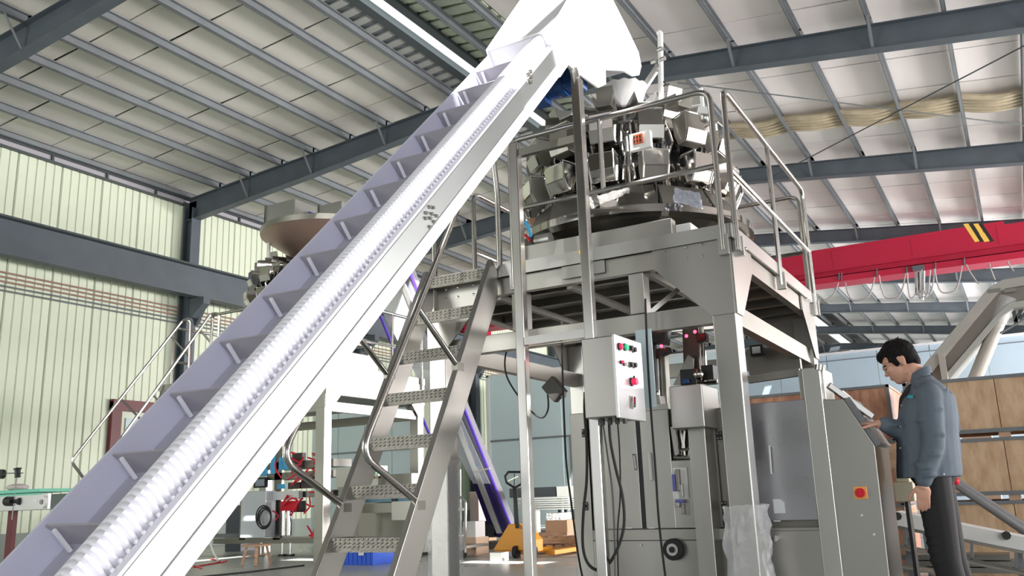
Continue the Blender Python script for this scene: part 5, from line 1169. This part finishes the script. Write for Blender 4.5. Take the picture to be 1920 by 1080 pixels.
# pneumatic rig with red hoses
rg = thing('pneumatic_rig', (-12, 12.3, 0), 'steel rig full of red air hoses and blue panels left of the ladder', 'rig')
Yr = 12.3; t_ = lambda a, b, y=Yr: at(a, b, y=y)
def rb_(nm, x0, y0, x1, y1, m, y=Yr, d=.06, par=None): a, b = t_(x0, y0, y), t_(x1, y1, y); return MB().box(a.x, b.x, y, y+d, b.z, a.z).build(nm, m, par or rg)
for px in (518, 606, 452): rb_('upright', px, 780 if px > 500 else 900, px+7, 1012, steel_dk)
for py in (868, 888, 924): rb_('shelf', 500, py, 625, py+6, steel_dk, d=.5)
rb_('base_rail', 400, 1010, 700, 1018, steel_dk, d=.6); rb_('base_rail', 395, 1001, 460, 1008, galv, y=Yr+.4)
for q_ in ((508, 842, 516, 888), (523, 858, 545, 880), (604, 832, 612, 884), (480, 872, 500, 892), (520, 908, 534, 916), (600, 890, 608, 912)): rb_('blue_panel', *q_, cyanp, y=Yr-.02, d=.04)
for q_ in ((565, 895, 585, 915), (540, 905, 562, 916), (548, 850, 566, 880), (535, 940, 566, 960)): rb_('manifold', *q_, mat('dark_manifold', (.06, .04, .04), .4), y=Yr-.06, d=.1)
rb_('red_block', 526, 940, 556, 958, redp, y=Yr-.1, d=.08); rb_('tray', 510, 922, 560, 936, alu, y=Yr-.15, d=.1); rb_('screen', 476, 896, 498, 914, black, y=Yr-.1); rb_('screen_glass', 479, 899, 495, 911, mat('screen_grey', (.3, .36, .42), .2), y=Yr-.11, d=.01)
for px in (532, 542): MB().cyl(t_(px, 1004, Yr-.1), t_(px, 958, Yr-.1), .055, n=14).build('air_cylinder', mirror, rg, smooth=True)
for px, py in ((598, 958), (600, 985), (612, 985)): MB().cyl(t_(px, py+16, Yr-.08), t_(px, py-8, Yr-.08), .07, n=14).build('filter_bowl', bluep if px != 600 else cyanp, rg, smooth=True)
rnd = random.Random(3)
for k in range(26):
    a = (rnd.uniform(515, 620), rnd.uniform(855, 1000)); b = (a[0]+rnd.uniform(-30, 30), a[1]+rnd.uniform(-35, 35)); c = ((a[0]+b[0])/2+rnd.uniform(-14, 14), (a[1]+b[1])/2+rnd.uniform(-12, 12))
    b = (min(max(b[0], 512), 622), min(max(b[1], 850), 1004))
    MB().tube([t_(*a, Yr-.14), t_(*c, Yr-.22), t_(*b, Yr-.14)], .016, 6, bend=.25).build('air_hose', hose_r, rg, smooth=True)
for px in (490, 530, 545): MB().cyl(t_(px, 1018), V((t_(px, 1018).x, Yr, .02)), .02, n=8).build('foot_stem', alu, rg, smooth=True); p = t_(px, 1018); MB().cyl((p.x, Yr, 0), (p.x, Yr, .03), .08, n=14).build('foot', black, rg, smooth=True)
gc = thing('grey_switch_cabinet', (-13, 12.1, 0), 'pale grey-blue switch cabinet with a coil of black cable hung on it', 'cabinet')
a, b = at(453, 922, y=12.0), at(497, 1008, y=12.0)
MB().box(a.x, b.x, 12.0, 12.25, b.z, a.z).build('body', mat('pale_grey_blue', (.55, .60, .64), .5), gc, bevel=.01); MB().box(b.x-.02, b.x, 11.99, 12.0, b.z+.03, a.z-.02).build('door_edge', alu, gc)
o = None
for k in range(4): 
    c = at(494+k, 969+k % 2*3, y=11.94-.01*k); pts = [c+V((.19*(1-.08*k)*math.cos(t*math.pi/8), 0, .20*(1-.07*k)*math.sin(t*math.pi/8))) for t in range(17)]
    MB().tube(pts, .012, 6).build('cable_coil', rubber, gc, smooth=True)
b2('dark_cabinet', 425, 948, 452, 1004, 13.5, .5, mat('dark_slate', (.07, .08, .10), .4), 'dark cabinet at the left end of the pneumatic rig', 'cabinet', floor_=True)
# stool
sl = thing('wooden_stool', (-10.65, 10.25, 0), 'low round wooden stool on the floor before the grey switch cabinet', 'stool')
sx, sy = -10.64, 10.35
MB().cyl((sx, sy, .285), (sx, sy, .315), .23, n=28).build('seat', timber, sl, smooth=True, bevel=.006)
for a in (45, 135, 225, 315):
    x, y = math.cos(R(a)), math.sin(R(a)); MB().bar((sx+x*.15, sy+y*.15, .285), (sx+x*.22, sy+y*.22, 0), .055, .04).build('leg', timber, sl, bevel=.004)
for a in (45, 135): x, y = math.cos(R(a))*.18, math.sin(R(a))*.18; MB().bar((sx-x, sy-y, .15), (sx+x, sy+y, .15), .03, .02).build('stretcher', timber, sl)
o = MB().tube([at(388, 985, y=10.9), at(393, 1015, y=10.9), at(400, 1035, y=10.9), V((at(415, 1053, z=0).x, 10.9, .012))], .016, 8).build('bent_white_pipe', white, smooth=True); tag(o, 'bent white pipe standing on the floor left of the stool', 'pipe')
for i, (a, b) in enumerate((((425, 1052), (362, 1063)), ((395, 1048), (418, 1055)), ((365, 1062), (378, 1066)))):
    p, q_ = at(*a, z=.012), at(*b, z=.012); o = MB().tube([p, p.lerp(q_, .5)+V((0, .04, 0)), q_], .012, 6).build('floor_hose', hose_r); tag(o, ('longest', 'middle', 'shortest')[i]+' piece of red air hose lying on the floor left of the stool', 'hose')
p = [at(a, b, z=.012) for a, b in ((60, 1090), (420, 1078), (480, 1070), (560, 1066), (640, 1072))]; 
o = MB().tube([at(350, 1084, z=.012), at(470, 1072, z=.012), at(570, 1060, z=.012)], .012, 6).build('floor_cable', rubber); tag(o, 'thin black cable running across the floor in front of the stool', 'cable')
# small belt conveyor at the far left edge
sc2 = thing('belt_conveyor', (-8.6, 5.2, 0), 'small aluminium belt conveyor with green belt entering at the left edge', 'conveyor')
Yb = 5.0; t_ = lambda a, b, y=Yb: at(a, b, y=y)
a, b = t_(-60, 928), t_(88, 957)
MB().box(a.x-.6, b.x, Yb, Yb+.03, t_(40, 957).z, t_(40, 927).z).build('side_profile', alu, sc2, bevel=.004); MB().box(a.x-.6, b.x, Yb+.35, Yb+.38, t_(40, 957).z, t_(40, 927).z).build('side_profile', alu, sc2)
MB().box(a.x-.6, t_(78, 920).x, Yb-.01, Yb+.38, t_(40, 924).z, t_(40, 918).z).build('belt', greenbelt, sc2); MB().box(a.x-.6, t_(78, 920).x, Yb-.005, Yb+.01, t_(40, 929).z, t_(40, 926).z).build('guide_strip', greenbelt, sc2)
p = t_(84, 941); r_ = MB().cyl(p+V((0, .0, 0)), p+V((0, -.03, 0)), .055, n=20).build('roller_end', white, sc2, smooth=True); MB().cyl(p+V((0, -.03, 0)), p+V((0, -.04, 0)), .022, n=14).build('bearing', steel_dk, r_, smooth=True)
p = t_(67, 938); MB().box(p.x-.03, p.x+.03, Yb-.003, Yb, p.z-.012, p.z+.012).build('sticker', paper, sc2)
MB().cyl(t_(32, 890), t_(22, 975), .006, n=6).build('guide_rod', steel_dk, sc2, smooth=True); MB().cyl(t_(-20, 888), t_(44, 887), .005, n=6).build('cross_rod', steel_dk, sc2, smooth=True)
MB().cyl(t_(33, 879), t_(33, 895), .026, n=12).build('clamp_knob', black, sc2, smooth=True); MB().cyl(t_(33, 878), t_(33, 880), .036, n=12).build('knob_cap', black, sc2, smooth=True)
MB().cyl(t_(3, 889)+V((0, -.02, 0)), t_(3, 889)+V((0, .02, 0)), .045, n=16).build('clamp_knob', black, sc2, smooth=True)
MB().cyl(t_(13, 940), t_(26, 940), .045, n=14).build('clamp_knob', black, sc2, smooth=True); MB().cyl(t_(26, 940), t_(40, 940), .018, n=10).build('knob_stem', black, sc2, smooth=True); MB().cyl(t_(36, 940), t_(39, 940), .034, n=12).build('knob_cap', black, sc2, smooth=True)
MB().box(t_(-8, 1000).x, t_(3, 1000).x, Yb+.1, Yb+.14, 0, t_(0, 957).z).build('leg', doorred, sc2); MB().box(-9.6, -9.55, Yb+.1, Yb+.14, 0, t_(0, 957).z).build('leg', doorred, sc2)
# small pink bag on belt
p = t_(4, 914); o = MB().ball(p+V((0, .15, 0)), 1, (.11, .10, .035), 14, 8).build('pouch', mat('pouch_pink', (.75, .62, .62), .4)); tag(o, 'pale pink pouch lying on the green belt at the left edge', 'pouch')
